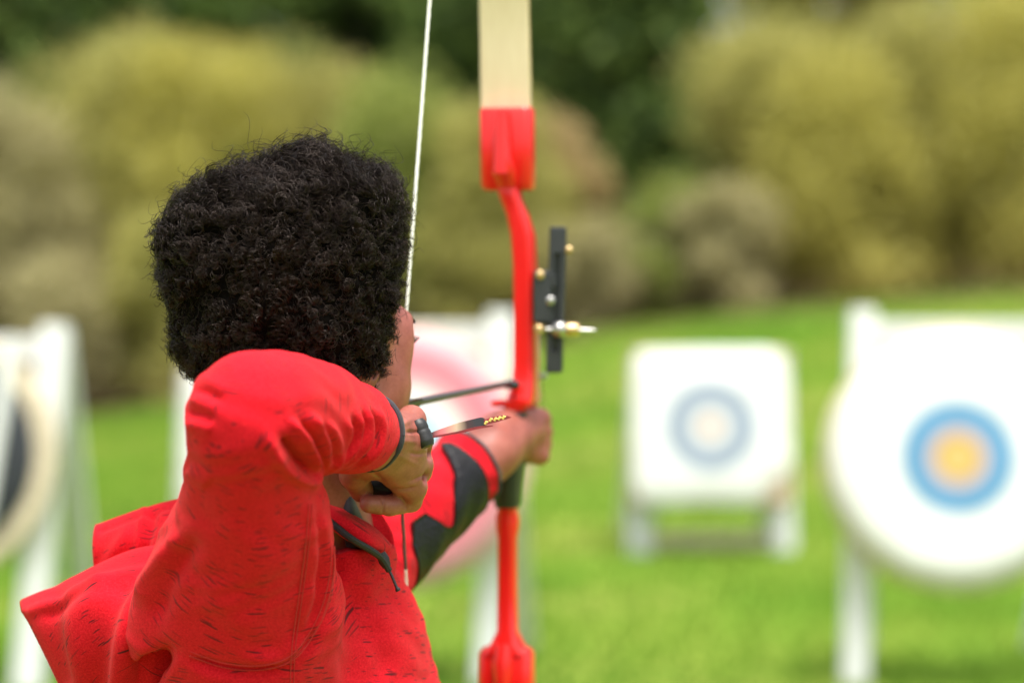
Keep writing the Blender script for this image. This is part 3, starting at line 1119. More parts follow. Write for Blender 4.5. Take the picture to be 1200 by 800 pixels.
# ---- hoodie
UA = [P(285, 800, 2.10), P(286, 720, 2.045), P(292, 600, 1.945), P(289, 491, 1.865)]       # sleeve axis, shoulder to elbow
UR = [.085, .079, .0545, .0440]
FA = [P(289, 491, 1.865), P(320, 491, 1.905), P(372, 491, 1.965), P(412, 502, 2.015), P(434, 509, 2.046)]
FR = [.0435, .0460, .0435, .0365, .0300]
LA = [P(370, 740, 2.32), P(425, 655, 2.365), P(490, 596, 2.430), P(555, 541, 2.495), P(585, 517, 2.525)]
LR = [.072, .051, .043, .036, .033]


def limb_coords(V, pts):
    """cloth coordinates on a sleeve: arc length round the axis, distance along it; and the distance to the axis"""
    pts = np.asarray(pts)
    L = np.concatenate(([0], np.cumsum(np.linalg.norm(np.diff(pts, axis=0), axis=1))))
    best = np.full(len(V), 1e9)
    T = np.zeros(len(V))
    C = np.zeros_like(V)
    A = np.zeros_like(V)
    for i in range(len(pts) - 1):
        ab = pts[i + 1] - pts[i]
        t = ((V - pts[i]) @ ab) / (ab @ ab)
        lo = 0 if i > 0 else -1.5
        hi = 1 if i < len(pts) - 2 else 2.5
        t = np.clip(t, lo, hi)
        c = pts[i] + t[:, None] * ab
        d = np.linalg.norm(V - c, axis=1)
        m = d < best
        best = np.where(m, d, best)
        T = np.where(m, L[i] + t * (L[i + 1] - L[i]), T)
        C[m] = c[m]
    ax = pts[-1] - pts[0]
    ax = ax / np.linalg.norm(ax)
    fwd = np.array((0, -1.0, 0))
    u = fwd - ax * (fwd @ ax)
    u /= np.linalg.norm(u)
    v = np.cross(ax, u)
    r = V - C
    ang = np.arctan2(r @ v, r @ u)
    return ang, T, best


def build_hoodie():
    lo, hi = (-.46, 1.78, .68), (.02, 2.60, 1.34)
    s = SDF(lo, hi, .0022)
    # torso
    s.cone(P(318, 1260, 2.2), P(318, 930, 2.19), .165, .162, .03)
    s.cone(P(318, 930, 2.19), P(350, 770, 2.20), .160, .118, .03)
    s.cone(P(350, 770, 2.20), P(384, 664, 2.160), .106, .055, .02)
    s.cone(P(384, 664, 2.160), P(388, 648, 2.152), .055, .057, .012)
    s.cone(P(300, 745, 2.08), P(386, 722, 2.33), .072, .070, .03)
    s.cone(P(436, 745, 2.22), P(466, 828, 2.22), .016, .038, .04)
    # bow arm sleeve
    s.chain(LA, LR, .02)
    # drawing arm sleeve; a tight blend keeps the armhole readable
    s.chain(UA, UR, .012)
    s.cone(P(205, 725, 2.03), P(245, 650, 1.99), .030, .036, .04)       # loose cloth towards the back of the armhole
    s.cone(P(190, 745, 2.035), P(235, 760, 2.03), .022, .030, .03)
    s.cone(P(352, 700, 2.03), P(345, 600, 1.965), .030, .022, .03)
    s.chain(FA[1:], FR[1:], .008)
    s.chain(FA[:2], FR[:2], .018)
    s.ell(P(314, 470, 1.880), (.038, .038, .033), None, .025)
    s.ell(P(352, 472, 1.925), (.036, .036, .033), None, .02)
    s.ell(P(352, 560, 1.925), (.017, .02, .010), None, .008)
    s.cone(P(160, 814, 1.90), P(160, 814, 2.14), .015, .015, .006, 'sub')
    s.cone(P(176, 788, 1.90), P(176, 788, 2.12), .011, .011, .006, 'sub')
    s.cone(P(192, 777, 1.92), P(192, 777, 2.09), .0055, .0055, .006, 'sub')
    # open cuffs
    for c0, c1, r_, lo_, hi_ in ((FA[-2], FA[-1], FR[-1], (-.17, 1.98, 1.12), (-.02, 2.16, 1.32)), (LA[-2], LA[-1], LR[-1], (-.11, 2.43, 1.08), (.02, 2.60, 1.30))):
        ax = (c1 - c0) / np.linalg.norm(c1 - c0)
        if c1 is FA[-1]:
            ax = ax + np.array((.10, -.25, .12))
        cp = c1 if c1 is FA[-1] else LA[3] + (LA[2] - LA[3]) * .10
        s.cut(cp, ax, .003, lo_, hi_)
        s.cone(cp - ax * .020, cp + ax * .02, r_ - .002 + (.003 if c1 is LA[-1] else 0), r_ + .001 + (.003 if c1 is LA[-1] else 0), .003, 'sub')
    s.cut(P(318, 1215, 2.2), (0, 0, -1), .006, (-.46, 1.78, .68), (.02, 2.6, .72))
    V, Q = s.mesh(3)
    V, Q = subdivide(V, Q)
    V = relax(V, Q, 3)
    Nn = normals(V, Q)
    pp = proj(V)
    # cloth coordinates
    angU, TU, dU = limb_coords(V, UA)
    angF, TF, dF = limb_coords(V, FA)
    angL, TL, dL = limb_coords(V, LA)
    rel = V - P(318, 930, 2.19)
    angB = np.arctan2(rel[:, 0], -rel[:, 1])
    sU = dU - np.interp(TU, np.linspace(0, .36, 4), UR)
    sF = dF - .046
    sL = dL - .045
    fab = np.stack((angB * .16, V[:, 2] + .012 * angB, np.zeros(len(V))), 1)
    mU = (np.abs(sU) < .022) & (pp[:, 1] < 775) & (V[:, 1] < 2.13)
    fab[mU] = np.stack((angU * .06 + 3, TU + .012 * angU, np.zeros(len(V))), 1)[mU]
    mF = (dF < .062) & ((dF < dU) | (TF > .07))
    fab[mF] = np.stack((angF * .045 + 6, TF, np.zeros(len(V))), 1)[mF]
    mL = (dL < .075) & (V[:, 1] > 2.3)
    fab[mL] = np.stack((angL * .045 + 9, TL, np.zeros(len(V))), 1)[mL]
    # folds pressed into the cloth: ridge lines (amplitude in mm, half width in photo pixels)
    face = np.clip((-Nn[:, 1] + .45) / .6, 0, 1)
    near = np.clip((2.16 - V[:, 1]) / .05, 0, 1)
    D = np.zeros(len(V))
    folds = [
        ([(312, 506), (322, 530), (337, 550), (354, 562), (368, 564), (377, 556)], 5.6, 7),
        ([(338, 490), (352, 508), (366, 530), (374, 552)], 4.5, 5.5),
        ([(332, 512), (346, 530), (357, 545), (363, 556)], -7.5, 5.5),
        ([(362, 484), (377, 506), (384, 528), (380, 550)], 3.6, 5),
        ([(353, 492), (368, 515), (377, 538), (377, 552)], -3.6, 3.6),
        ([(384, 492), (395, 515), (396, 535), (388, 552)], 2.4, 5),
        ([(374, 494), (388, 520), (389, 540)], -2.4, 4),
        ([(405, 488), (408, 512), (401, 532), (386, 551)], 2.4, 4),
        ([(419, 482), (421, 508), (412, 530), (392, 549)], 3.2, 4),
        ([(413, 486), (415, 510), (405, 532), (390, 550)], -2.4, 3),
        ([(429, 476), (433, 503), (425, 527), (405, 547)], 3.4, 4),
        ([(425, 480), (427, 506), (418, 530), (400, 548)], -2.6, 3),
        ([(440, 474), (447, 503), (440, 526), (421, 546)], 3.4, 4.5),
        ([(435, 478), (440, 504), (432, 527), (413, 547)], -2.8, 3),
        ([(230, 443), (248, 448), (268, 460)], 1.4, 8),
        ([(220, 470), (238, 471), (256, 480)], 1.5, 7),
        ([(226, 457), (244, 460), (260, 469)], -1.8, 5),
        ([(216, 497), (234, 498), (250, 505)], 1.9, 8),
        ([(218, 484), (236, 486), (252, 493)], -1.8, 5),
        ([(218, 550), (230, 556), (246, 568)], 2.6, 9),
        ([(220, 618), (196, 650), (176, 680), (164, 712)], 5.0, 10),
        ([(232, 630), (208, 664), (190, 700), (182, 730)], -4.0, 11),
        ([(360, 578), (366, 630), (362, 690), (350, 740)], 3.0, 9),
        ([(376, 600), (382, 650), (378, 700), (362, 745)], 3.0, 8),
        ([(369, 590), (374, 640), (370, 695), (357, 742)], -3.2, 5),
        ([(394, 632), (396, 672), (386, 715), (366, 753), (340, 779)], -5.5, 7),
        ([(340, 782), (300, 790), (260, 786), (222, 772)], -5.5, 7),
        ([(384, 640), (384, 680), (374, 715), (354, 748), (325, 768), (270, 770)], 3.0, 8),
        ([(158, 812), (170, 782), (186, 768), (206, 764)], -5, 10),
        ([(410, 640), (430, 690), (470, 760)], 2.4, 14),
        ([(400, 690), (430, 740), (470, 800)], -2.0, 14),
        ([(260, 600), (290, 640), (300, 700)], 1.6, 22),
        ([(240, 680), (280, 720), (300, 760)], 1.8, 20),
    ]
    for line, amp, wpx in folds:
        lp = spline(line, 24)
        m = (np.abs(pp[:, 0] - lp[:, 0].mean()) < 140) & (np.abs(pp[:, 1] - lp[:, 1].mean()) < 140) & (near > 0)
        ix = np.nonzero(m)[0]
        d, t = polydist(pp[ix], lp)
        tap = np.clip(np.minimum(t, 1 - t) * 5 + .15, 0, 1)
        D[ix] += amp * (.00155 if len(line) < 5 else .00115) * tap * np.exp(-(d / wpx) ** 2)
    # the armhole: cloth of the body sits back behind the sleeve
    V = V + Nn * (D * face * near)[:, None]
    # slack in the cloth everywhere
    V = V + Nn * (.0012 * np.sin(V[:, 0] * 95 + 3 * np.sin(V[:, 2] * 60)) * np.sin(V[:, 2] * 120 + 2 * np.sin(V[:, 1] * 70)))[:, None]
    V = relax(V, Q, 1)
    return V, Q, fab


hV, hQ, hfab = build_hoodie()
hoodie = mk("hoodie", hV, hQ, M['red'], person, True, {"fab": hfab})


def snap(pxy, lift=.0006):
    """nearest-to-lens point of the hoodie along a sight line, lifted a little off the cloth"""
    out = []
    for x, y in pxy:
        d2 = (hP[:, 0] - x) ** 2 + (hP[:, 1] - y) ** 2
        ix = np.nonzero(d2 < 16)[0]
        if len(ix) == 0:
            ix = np.array([d2.argmin()])
        zmin = hV[ix, 1].min()
        near = ix[hV[ix, 1] < zmin + .006]
        out.append(P(x, y, hV[near, 1].mean() - lift))
    return np.array(out)


hP = proj(hV)


def seam(line, r_=.0007, n=60):
    pts = snap(spline(line, n))
    for i in range(3):
        pts[1:-1] = (pts[:-2] + 2 * pts[1:-1] + pts[2:]) / 4
    MB().tube(pts, r_, 6).build("seam", M['seam'], hoodie)


seam([(222, 768), (260, 781), (300, 785), (338, 776), (362, 752), (381, 715), (391, 672), (392, 640)])
seam([(223, 763), (260, 776), (300, 780), (336, 771), (358, 748), (377, 712), (387, 670), (388, 640)], .00045)
seam([(362, 590), (358, 640), (350, 700), (342, 760), (340, 812)], .0005)
seam([(366, 590), (362, 640), (354, 700), (346, 760), (344, 812)], .0004)


def ring(c, ax, r0, r1, name, mat, par):
    """binding that follows the measured edge of the cloth"""
    ax = np.asarray(ax) / np.linalg.norm(ax)
    u = np.cross(ax, (0, 0, 1))
    u /= np.linalg.norm(u)
    v = np.cross(u, ax)
    d = hV - c
    h_ = d @ ax
    m = (np.abs(h_) < .004) & (np.linalg.norm(d, axis=1) < .06)
    an = np.arctan2(d[m] @ v, d[m] @ u)
    rr = np.hypot(d[m] @ v, d[m] @ u)
    pts = []
    for a in np.linspace(0, 2 * math.pi, 49):
        w_ = np.abs(np.angle(np.exp(1j * (an - a)))) < .12
        q = rr[w_].max() if w_.any() else r0
        pts.append(q)
    pts[-1] = pts[0]
    for i in range(2):
        pts = [(pts[i - 1 if i else -2] + 2 * pts[i] + pts[(i + 1) % 49 if i < 48 else 1]) / 4 for i in range(49)]
    P_ = [c + (q - .0004) * (math.cos(a) * u + math.sin(a) * v) for q, a in zip(pts, np.linspace(0, 2 * math.pi, 49))]
    MB().tube(P_, r1, 8, cap=False).build(name, mat, par)


axc = (FA[-1] - FA[-2]) / np.linalg.norm(FA[-1] - FA[-2]) + np.array((.10, -.25, .12))
ring(FA[-1] - axc * .0008, axc, .0300, .0026, "cuff_binding", M['black_knit_and_shade'], hoodie)
axl = (LA[-1] - LA[-2]) / np.linalg.norm(LA[-1] - LA[-2])
ring(LA[3] + (LA[2] - LA[3]) * .11, axl, .0372, .0024, "cuff_binding", M['black_knit_and_shade'], hoodie)

# hood lying on the back: a turned-out flap with a point to the left, and the fold above it
def hood_disp(p):
    d = np.zeros(len(p))
    for line, amp, wpx in (([(205, 655), (165, 700), (148, 750), (140, 812)], -11, 11), ([(188, 655), (140, 700), (122, 750), (116, 812)], 8, 14), ([(120, 690), (92, 730), (98, 800)], -7, 13), ([(70, 700), (66, 730), (82, 790)], 5, 12),
                         ([(215, 660), (185, 705), (168, 760), (162, 812)], 7, 9), ([(22, 712), (120, 671), (215, 640)], 2.6, 5), ([(40, 716), (125, 681), (212, 651)], -3.0, 5), ([(60, 720), (100, 700), (140, 688)], 2.5, 6), ([(30, 720), (52, 760), (78, 810)], 2.0, 5)):
        dd, t = polydist(p, spline(line, 20))
        d += amp * .001 * np.exp(-(dd / wpx) ** 2)
    return d


hood = patch("hood", [
    [(40, 700, 2.22), (95, 676, 2.20), (150, 652, 2.18), (215, 632, 2.16), (285, 618, 2.16)],
    [(24, 708, 2.150), (84, 682, 2.118), (148, 653, 2.102), (214, 635, 2.086), (285, 618, 2.10)],
    [(36, 732, 2.130), (92, 712, 2.075), (150, 694, 2.045), (205, 676, 2.050), (275, 660, 2.07)],
    [(52, 764, 2.125), (104, 756, 2.065), (152, 742, 2.030), (195, 728, 2.045), (265, 715, 2.07)],
    [(70, 802, 2.130), (115, 802, 2.080), (155, 795, 2.050), (190, 786, 2.060), (255, 780, 2.08)],
    [(92, 850, 2.150), (125, 850, 2.110), (160, 850, 2.080), (190, 846, 2.090), (250, 842, 2.10)],
], 60, 70, .0032, M['red'], hoodie, disp=hood_disp, flip=False)
patch("hood_lining", [
    [(120, 624, 2.26), (165, 606, 2.24), (215, 590, 2.22), (285, 575, 2.22)],
    [(113, 618, 2.195), (160, 601, 2.180), (215, 586, 2.165), (285, 572, 2.18)],
    [(111, 640, 2.175), (160, 628, 2.150), (215, 612, 2.140), (285, 600, 2.16)],
    [(113, 668, 2.180), (160, 655, 2.150), (215, 640, 2.140), (285, 630, 2.16)],
    [(120, 720, 2.200), (165, 705, 2.170), (215, 695, 2.160), (285, 690, 2.18)],
], 46, 50, .0032, M['red'], hood, disp=lambda p: -.004 * np.exp(-(polydist(p, [(170, 602), (163, 655)])[0] / 4) ** 2) + .006 * np.exp(-(polydist(p, [(178, 606), (172, 650)])[0] / 7) ** 2) - .009 * np.exp(-(polydist(p, [(186, 640), (214, 612)])[0] / 9) ** 2) + .004 * np.exp(-(polydist(p, [(120, 622), (150, 610), (214, 590)])[0] / 5) ** 2) - .004 * np.exp(-(polydist(p, [(128, 660), (150, 630)])[0] / 8) ** 2))

# collar, zip
collar = patch("collar", [
    [(345, 562, 2.176), (372, 582, 2.136), (405, 602, 2.116), (436, 620, 2.121), (457, 641, 2.136)],
    [(343, 575, 2.151), (372, 590, 2.111), (406, 611, 2.091), (436, 628, 2.101), (456, 642, 2.128)],
    [(343, 600, 2.141), (374, 603, 2.096), (407, 622, 2.090), (434, 636, 2.091), (453, 644, 2.124)],
    [(345, 622, 2.136), (378, 612, 2.098), (409, 630, 2.098), (433, 641, 2.101), (451, 646, 2.131)],
], 40, 24, .003, M['red'], hoodie)
zb = MB()
zp = spline([P(372, 598, 2.094), P(388, 612, 2.084), P(412, 631, 2.078), P(434, 644, 2.088), P(447, 654, 2.098), P(456, 668, 2.104)], 40)
zb.tube(zp, [.0031] * 40, 8)
zb.build("zipper", M['zip'], hoodie)
zt = MB()
zt.tube([P(446, 648, 2.104), P(450, 656, 2.104), P(453, 663, 2.106)], [.0045, .0055, .004], 8)
zt.tube(spline([P(453, 662, 2.104), P(459, 674, 2.102), P(464, 686, 2.100), P(467, 692, 2.100)], 12), [.0013] * 9 + [.0020, .0026, .0022], 8)
zt.build("zipper_pull", M['black_rubber'], hoodie)
# black tube standing in for the shadow inside the collar
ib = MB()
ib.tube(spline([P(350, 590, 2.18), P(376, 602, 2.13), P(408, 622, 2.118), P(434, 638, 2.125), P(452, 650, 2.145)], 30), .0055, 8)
ib.build("collar_shadow_fill", M['black_knit_and_shade'], hoodie)

patch("neck_shade_strip", [  # shade on the front of the neck, built as a black strip
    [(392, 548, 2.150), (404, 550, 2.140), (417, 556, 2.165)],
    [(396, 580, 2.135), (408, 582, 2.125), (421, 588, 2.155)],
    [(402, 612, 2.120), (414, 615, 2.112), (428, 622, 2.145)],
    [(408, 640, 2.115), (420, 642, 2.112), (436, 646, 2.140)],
], 16, 20, .003, M['black_knit_and_shade'], hoodie)

# arm guard laced on the bow arm
def shell(name, pts, rad, t0, t1, fa0, fa1, lift, mat, parent, nt=40, na=28):
    pts = np.asarray(pts)
    ax = (pts[-1] - pts[0]) / np.linalg.norm(pts[-1] - pts[0])
    fw = np.array((0, -1.0, 0))
    u = fw - ax * (fw @ ax)
    u /= np.linalg.norm(u)
    v = np.cross(ax, u)
    A, Bk = [], []
    for i in range(nt):
        t = t0 + (t1 - t0) * i / (nt - 1)
        q = t * (len(pts) - 1)
        k = min(int(q), len(pts) - 2)
        c = pts[k] + (q - k) * (pts[k + 1] - pts[k])
        r_ = rad[k] + (q - k) * (rad[k + 1] - rad[k])
        for j in range(na):
            f = i / (nt - 1)
            a = fa0(f) + (fa1(f) - fa0(f)) * j / (na - 1)
            d = math.cos(a) * u + math.sin(a) * v
            A.append(c + d * (r_ + lift + .0016 * math.sin(13 * f + 5 * a) * math.sin(7 * f)))
            Bk.append(c + d * (r_ - .004))
    n = nt * na
    F = []
    for i in range(nt - 1):
        for j in range(na - 1):
            q = (i * na + j, i * na + j + 1, (i + 1) * na + j + 1, (i + 1) * na + j)
            F.append(q)
            F.append(tuple(x + n for x in q[::-1]))
    rim = list(range(na)) + [i * na + na - 1 for i in range(1, nt)] + [(nt - 1) * na + j for j in range(na - 2, -1, -1)] + [i * na for i in range(nt - 2, 0, -1)]
    for k in range(len(rim)):
        p, q = rim[k], rim[(k + 1) % len(rim)]
        F.append((p, q, q + n, p + n))
    return mk(name, np.array(A + Bk), np.array(F), mat, parent)


shell("arm_guard", LA[1:4], LR[1:4], .10, .82,
      lambda f: float(np.interp(f, [0, .12, .28, .40, .50, .62, .76, .88, .95, 1], [.35, .05, .10, .62, .80, .22, -.10, -.65, -.95, -.75])), lambda f: 2.6, .0065, M['black_leather'], person)

# trousers and shoes, below the frame
s = SDF((-.42, 2.0, 0.03), (.03, 2.46, .86), .005)
for hip, kn_, an in (((-.245, 2.17, .74), (-.255, 2.16, .42), (-.26, 2.15, .07)), ((-.17, 2.25, .74), (-.15, 2.30, .42), (-.14, 2.32, .07))):
    s.cone(hip, kn_, .088, .066, .03)
    s.cone(kn_, an, .066, .052, .03)
s.ell((-.205, 2.21, .76), (.13, .12, .09), None, .04)
tV, tQ = s.mesh(2)
mk("trousers", tV, tQ, M['denim'], person)
for an in ((-.26, 2.15), (-.14, 2.32)):
    s = SDF((an[0] - .09, an[1] - .09, -.01), (an[0] + .20, an[1] + .09, .12), .004)
    s.cone((an[0] - .03, an[1], .045), (an[0] + .06, an[1] - .02, .035), .040, .038, .03)
    s.cone((an[0] + .06, an[1] - .02, .035), (an[0] + .13, an[1] - .035, .028), .038, .030, .03)
    s.cut((an[0], an[1], .002), (0, 0, -1), .004, (an[0] - .1, an[1] - .1, -.02), (an[0] + .21, an[1] + .1, .03))
    sV, sQ = s.mesh(1)
    mk("shoe", sV, sQ, M['shoe'], person)


# ---- hair: a dense mass with thousands of coiled locks growing out of it
def build_hair():
    s = SDF((-.36, 1.98, 1.19), (-.06, 2.35, 1.50), .003)
    mm = 2.14 / FPX
    Y = np.eye(3)
    s.ell(P(331, 286, 2.14), (129 * mm, .108, 70 * mm), None, .02, p=2.9)
    s.ell(P(356, 250, 2.13), (92 * mm, .085, 54 * mm), None, .02, p=2.2)
    s.ell(P(331, 345, 2.14), (126 * mm, .108, 104 * mm), None, .03, p=2.5)
    s.ell(P(338, 400, 2.135), (106 * mm, .097, 84 * mm), None, .03, p=2.5)
    s.ell(P(362, 204, 2.12), (36 * mm, .045, 26 * mm), None, .02)
    s.ell(P(436, 228, 2.14), (30 * mm, .045, 22 * mm), None, .02)
    # hairline: clear the face
    s.cut(H(0, .030, 0), HF * 1.0 + HU * (-.42), .01, (-.36, 1.98, 1.19), (-.06, 2.35, float(H(0, 0, .075)[2])))
    s.ell(H(.04, .125, -.02), (.16, .085, .108), HAX, .012, 'sub')
    s.cut(H(0, -.03, -.075), np.array((0, .35, -1.0)), .02, (-.36, 1.98, 1.19), (-.06, 2.35, 1.36))
    V, Q = s.mesh(2)
    N_ = normals(V, Q)
    def bumpf(p):
        return (np.sin(p[:, 0] * 170 + 2 * np.sin(p[:, 2] * 110)) * np.sin(p[:, 2] * 190 + 2 * np.sin(p[:, 1] * 120)) * np.sin(p[:, 1] * 160 + p[:, 0] * 60))
    big = np.sin(V[:, 0] * 62 + 2.2 * np.sin(V[:, 2] * 48 + 1)) * np.sin(V[:, 2] * 66 + 1.7 * np.sin(V[:, 0] * 40)) * np.sin(V[:, 1] * 58 + 2 * V[:, 0] * 30)
    V = V + N_ * (.0030 * bumpf(V) + .0075 * big)[:, None] - N_ * .0040
    return V, Q, N_


cV, cQ, cN = build_hair()
hair = mk("hair", cV, cQ, M['hair_core'], person)


def curls(n_lock, n_strand, npt, rg, frizz=False):
    fa = np.linalg.norm(np.cross(cV[cQ[:, 2]] - cV[cQ[:, 0]], cV[cQ[:, 3]] - cV[cQ[:, 1]]), axis=1)
    cen = cV[cQ].mean(1)
    wgt = fa * np.where(cN[cQ[:, 0], 1] < .25, 1.0, .35)
    pick = rg.choice(len(cQ), n_lock, p=wgt / wgt.sum())
    base_ = cen[pick]
    nn = cN[cQ[pick, 0]]
    up = np.array((0, 0, 1.0))
    high = np.clip((base_[:, 2] - 1.36) / .09, 0, 1)                # longer, looser on top
    def flow(p, k):
        return np.stack((np.sin(p[:, 1] * k + 2 * np.sin(p[:, 2] * k * .7)), np.sin(p[:, 2] * k * 1.1 + 2 * np.sin(p[:, 0] * k * .8)), np.sin(p[:, 0] * k * .9 + 2 * np.sin(p[:, 1] * k))), 1)
    dirn = nn + .55 * flow(base_, 70) + .35 * flow(base_ + 3.1, 180) + .28 * rg.normal(size=(n_lock, 3)) + .30 * up * high[:, None]
    dirn /= np.linalg.norm(dirn, axis=1, keepdims=True)
    side = np.cross(dirn, rg.normal(size=(n_lock, 3)))
    side /= np.linalg.norm(side, axis=1, keepdims=True)
    oth = np.cross(dirn, side)
    ln = (.005 + .006 * rg.random(n_lock)) * (1 + .75 * high) * (1 + .5 * (rg.random(n_lock) > .95))
    rad = (.0014 + .0030 * rg.random(n_lock) ** 1.5) * (1 + .9 * high)
    if frizz:
        ln = ln * 1.45
        rad = rad * 1.5
    turns = (1.2 + 1.4 * rg.random(n_lock)) * (.8 if frizz else 1)
    ph0 = rg.random(n_lock) * 6.283
    t = np.linspace(0, 1, npt)
    allp, allr = [], []
    for k in range(n_strand):
        jr = rad * (1 + .16 * rg.normal(size=n_lock))
        jp = ph0 + .3 * rg.normal(size=n_lock)
        off = .0009 * rg.normal(size=(n_lock, 3))
        tt = turns * (1 + .10 * rg.normal(size=n_lock))
        ang_ = jp[:, None] + 6.283 * tt[:, None] * t
        grow = np.minimum(1, .25 + 1.6 * t)[None, :] * jr[:, None]
        lnk = ln * (1 + .25 * rg.normal(size=n_lock))
        p = (base_ - nn * .002 + off)[:, None, :] + dirn[:, None, :] * (lnk[:, None] * t)[..., None] \
            + side[:, None, :] * (np.cos(ang_) * grow)[..., None] + oth[:, None, :] * (np.sin(ang_) * grow)[..., None]
        allp.append(p)
        allr.append(np.full(n_lock, .00019 if frizz else .00030) * (.75 + .5 * rg.random(n_lock)))
    Pp = np.concatenate(allp)
    Rr = np.concatenate(allr)
    T = np.gradient(Pp, axis=1)
    T /= np.linalg.norm(T, axis=2, keepdims=True) + 1e-12
    ref = np.array((.3, .5, .81))
    U = np.cross(T, ref)
    U /= np.linalg.norm(U, axis=2, keepdims=True) + 1e-12
    W = np.cross(T, U)
    taper = np.where(t > .85, 1 - (t - .85) / .15 * .7, 1)[None, :, None]
    secs = [Pp + (Rr[:, None, None] * taper) * (math.cos(a) * U + math.sin(a) * W) for a in (0, 2.094, 4.189)]
    V = np.stack(secs, 2)                     # ns x npt x 3 x 3
    ns = len(Pp)
    V = V.reshape(-1, 3)
    b = (np.arange(ns)[:, None] * npt + np.arange(npt - 1)[None, :]).ravel() * 3
    F = np.concatenate([np.stack((b + j, b + (j + 1) % 3, b + 3 + (j + 1) % 3, b + 3 + j), 1) for j in range(3)])
    return V, F


kV, kF = curls(4600, 5, 22, np.random.default_rng(5))
fV, fF = curls(2600, 1, 22, np.random.default_rng(9), True)
kF = np.concatenate((kF, fF + len(kV)))
kV = np.concatenate((kV, fV))
mk("curls", kV, kF, M['hair'], hair)

# ------------------------------------------------------------------ the recurve bow
BY = 2.55
BU = BY / FPX
yaw = math.atan2(.10, .45)
BWX = np.array((math.cos(yaw), -math.sin(yaw), 0))
BWD = np.array((math.sin(yaw), math.cos(yaw), 0))
bow = empty("recurve_bow", tuple(P(595, 560, BY)))
tag(bow, "red recurve bow with pale wooden limbs and a black sight, held upright and drawn", "bow")


def sec(px, py, hw, hd, rr=.35, D=BY, n=6, dd=0.0):
    """rounded-rectangle section across the bow: hw in photo pixels, hd in metres, centre pushed dd metres away"""
    c = P(px, py, D) + BWD * dd
    a, b = hw * BU, hd
    r_ = min(a, b) * rr
    out = []
    for sx, sy, a0 in ((1, 1, 0), (-1, 1, 90), (-1, -1, 180), (1, -1, 270)):
        for q in np.linspace(a0, a0 + 90, n):
            out.append(c + BWX * (sx * (a - r_) + r_ * math.cos(R(q))) + BWD * (sy * (b - r_) + r_ * math.sin(R(q))))
    return out


rs = MB()
rs.loft([sec(594, 224, 5, .006, .9, dd=.01), sec(595, 206, 14, .014, .9, dd=.004), sec(597, 222, 13, .016, .8), sec(600, 235, 12, .014, .7), sec(607, 252, 12, .015, .6), sec(613, 275, 12.5, .016, .5), sec(615.5, 310, 12, .016, .45),
         sec(616.5, 380, 12, .016, .45), sec(617, 425, 12.5, .017, .45), sec(616, 450, 13, .018, .45), sec(614, 466, 15, .026, .45), sec(612, 474, 15, .026, .4), sec(606, 480, 13, .022, .6),
         sec(602, 520, 11, .02, .8), sec(598, 560, 11, .02, .8), sec(596, 590, 10, .018, .8), sec(595, 598, 11, .014, .8), sec(595, 606, 13.5, .014, .8), sec(595, 618, 13, .014, .75), sec(595, 630, 10.5, .012, .6),
         sec(595, 690, 10.5, .012, .55), sec(595, 738, 11.5, .012, .55), sec(594.5, 752, 17, .018, .5), sec(594, 764, 26, .018, .4)])
rs.build("riser", M['red_paint'], bow)
# limb pockets: rounded blocks with a ridge up the middle and a hollow underside
pk = MB()
pk.loft([sec(593.5, 127, 29, .013, .5, dd=.004), sec(593.5, 130, 31, .015, .5, dd=.004), sec(594, 170, 31, .016, .5, dd=.004), sec(594.5, 215, 30.5, .017, .5, dd=.004), sec(594.5, 222, 29, .015, .5, dd=.006), sec(594.5, 219, 25, .011, .5, dd=.006), sec(595, 208, 22, .010, .5, dd=.006)])
pk.loft([sec(593, 131, 7, .006, .9, dd=-.017), sec(593.5, 160, 9, .008, .9, dd=-.018), sec(594, 185, 10, .010, .9, dd=-.019), sec(595, 205, 14, .012, .9, dd=-.018), sec(597, 222, 11, .010, .9, dd=-.006)])
pk.build("limb_pocket", M['red_paint'], bow)
pk = MB()
pk.loft([sec(594, 758, 27, .013, .5), sec(594, 764, 31, .016, .5), sec(594, 800, 32, .017, .5), sec(594, 855, 32, .016, .5), sec(594, 860, 30, .014, .5)])
pk.loft([sec(594, 752, 8, .006, .9, dd=-.017), sec(594, 775, 13, .012, .9, dd=-.018), sec(594, 800, 10, .009, .9, dd=-.019), sec(594, 850, 8, .006, .9, dd=-.018)])
pk.build("limb_pocket", M['red_paint'], bow)
sh_ = MB()
sh_.loft([sec(600, 468, 17, .020, .3), sec(599.5, 469.5, 19.5, .023, .3), sec(599.5, 474, 20, .023, .3), sec(600, 476, 18, .020, .3)])
sh_.build("arrow_shelf", M['red_paint'], bow)
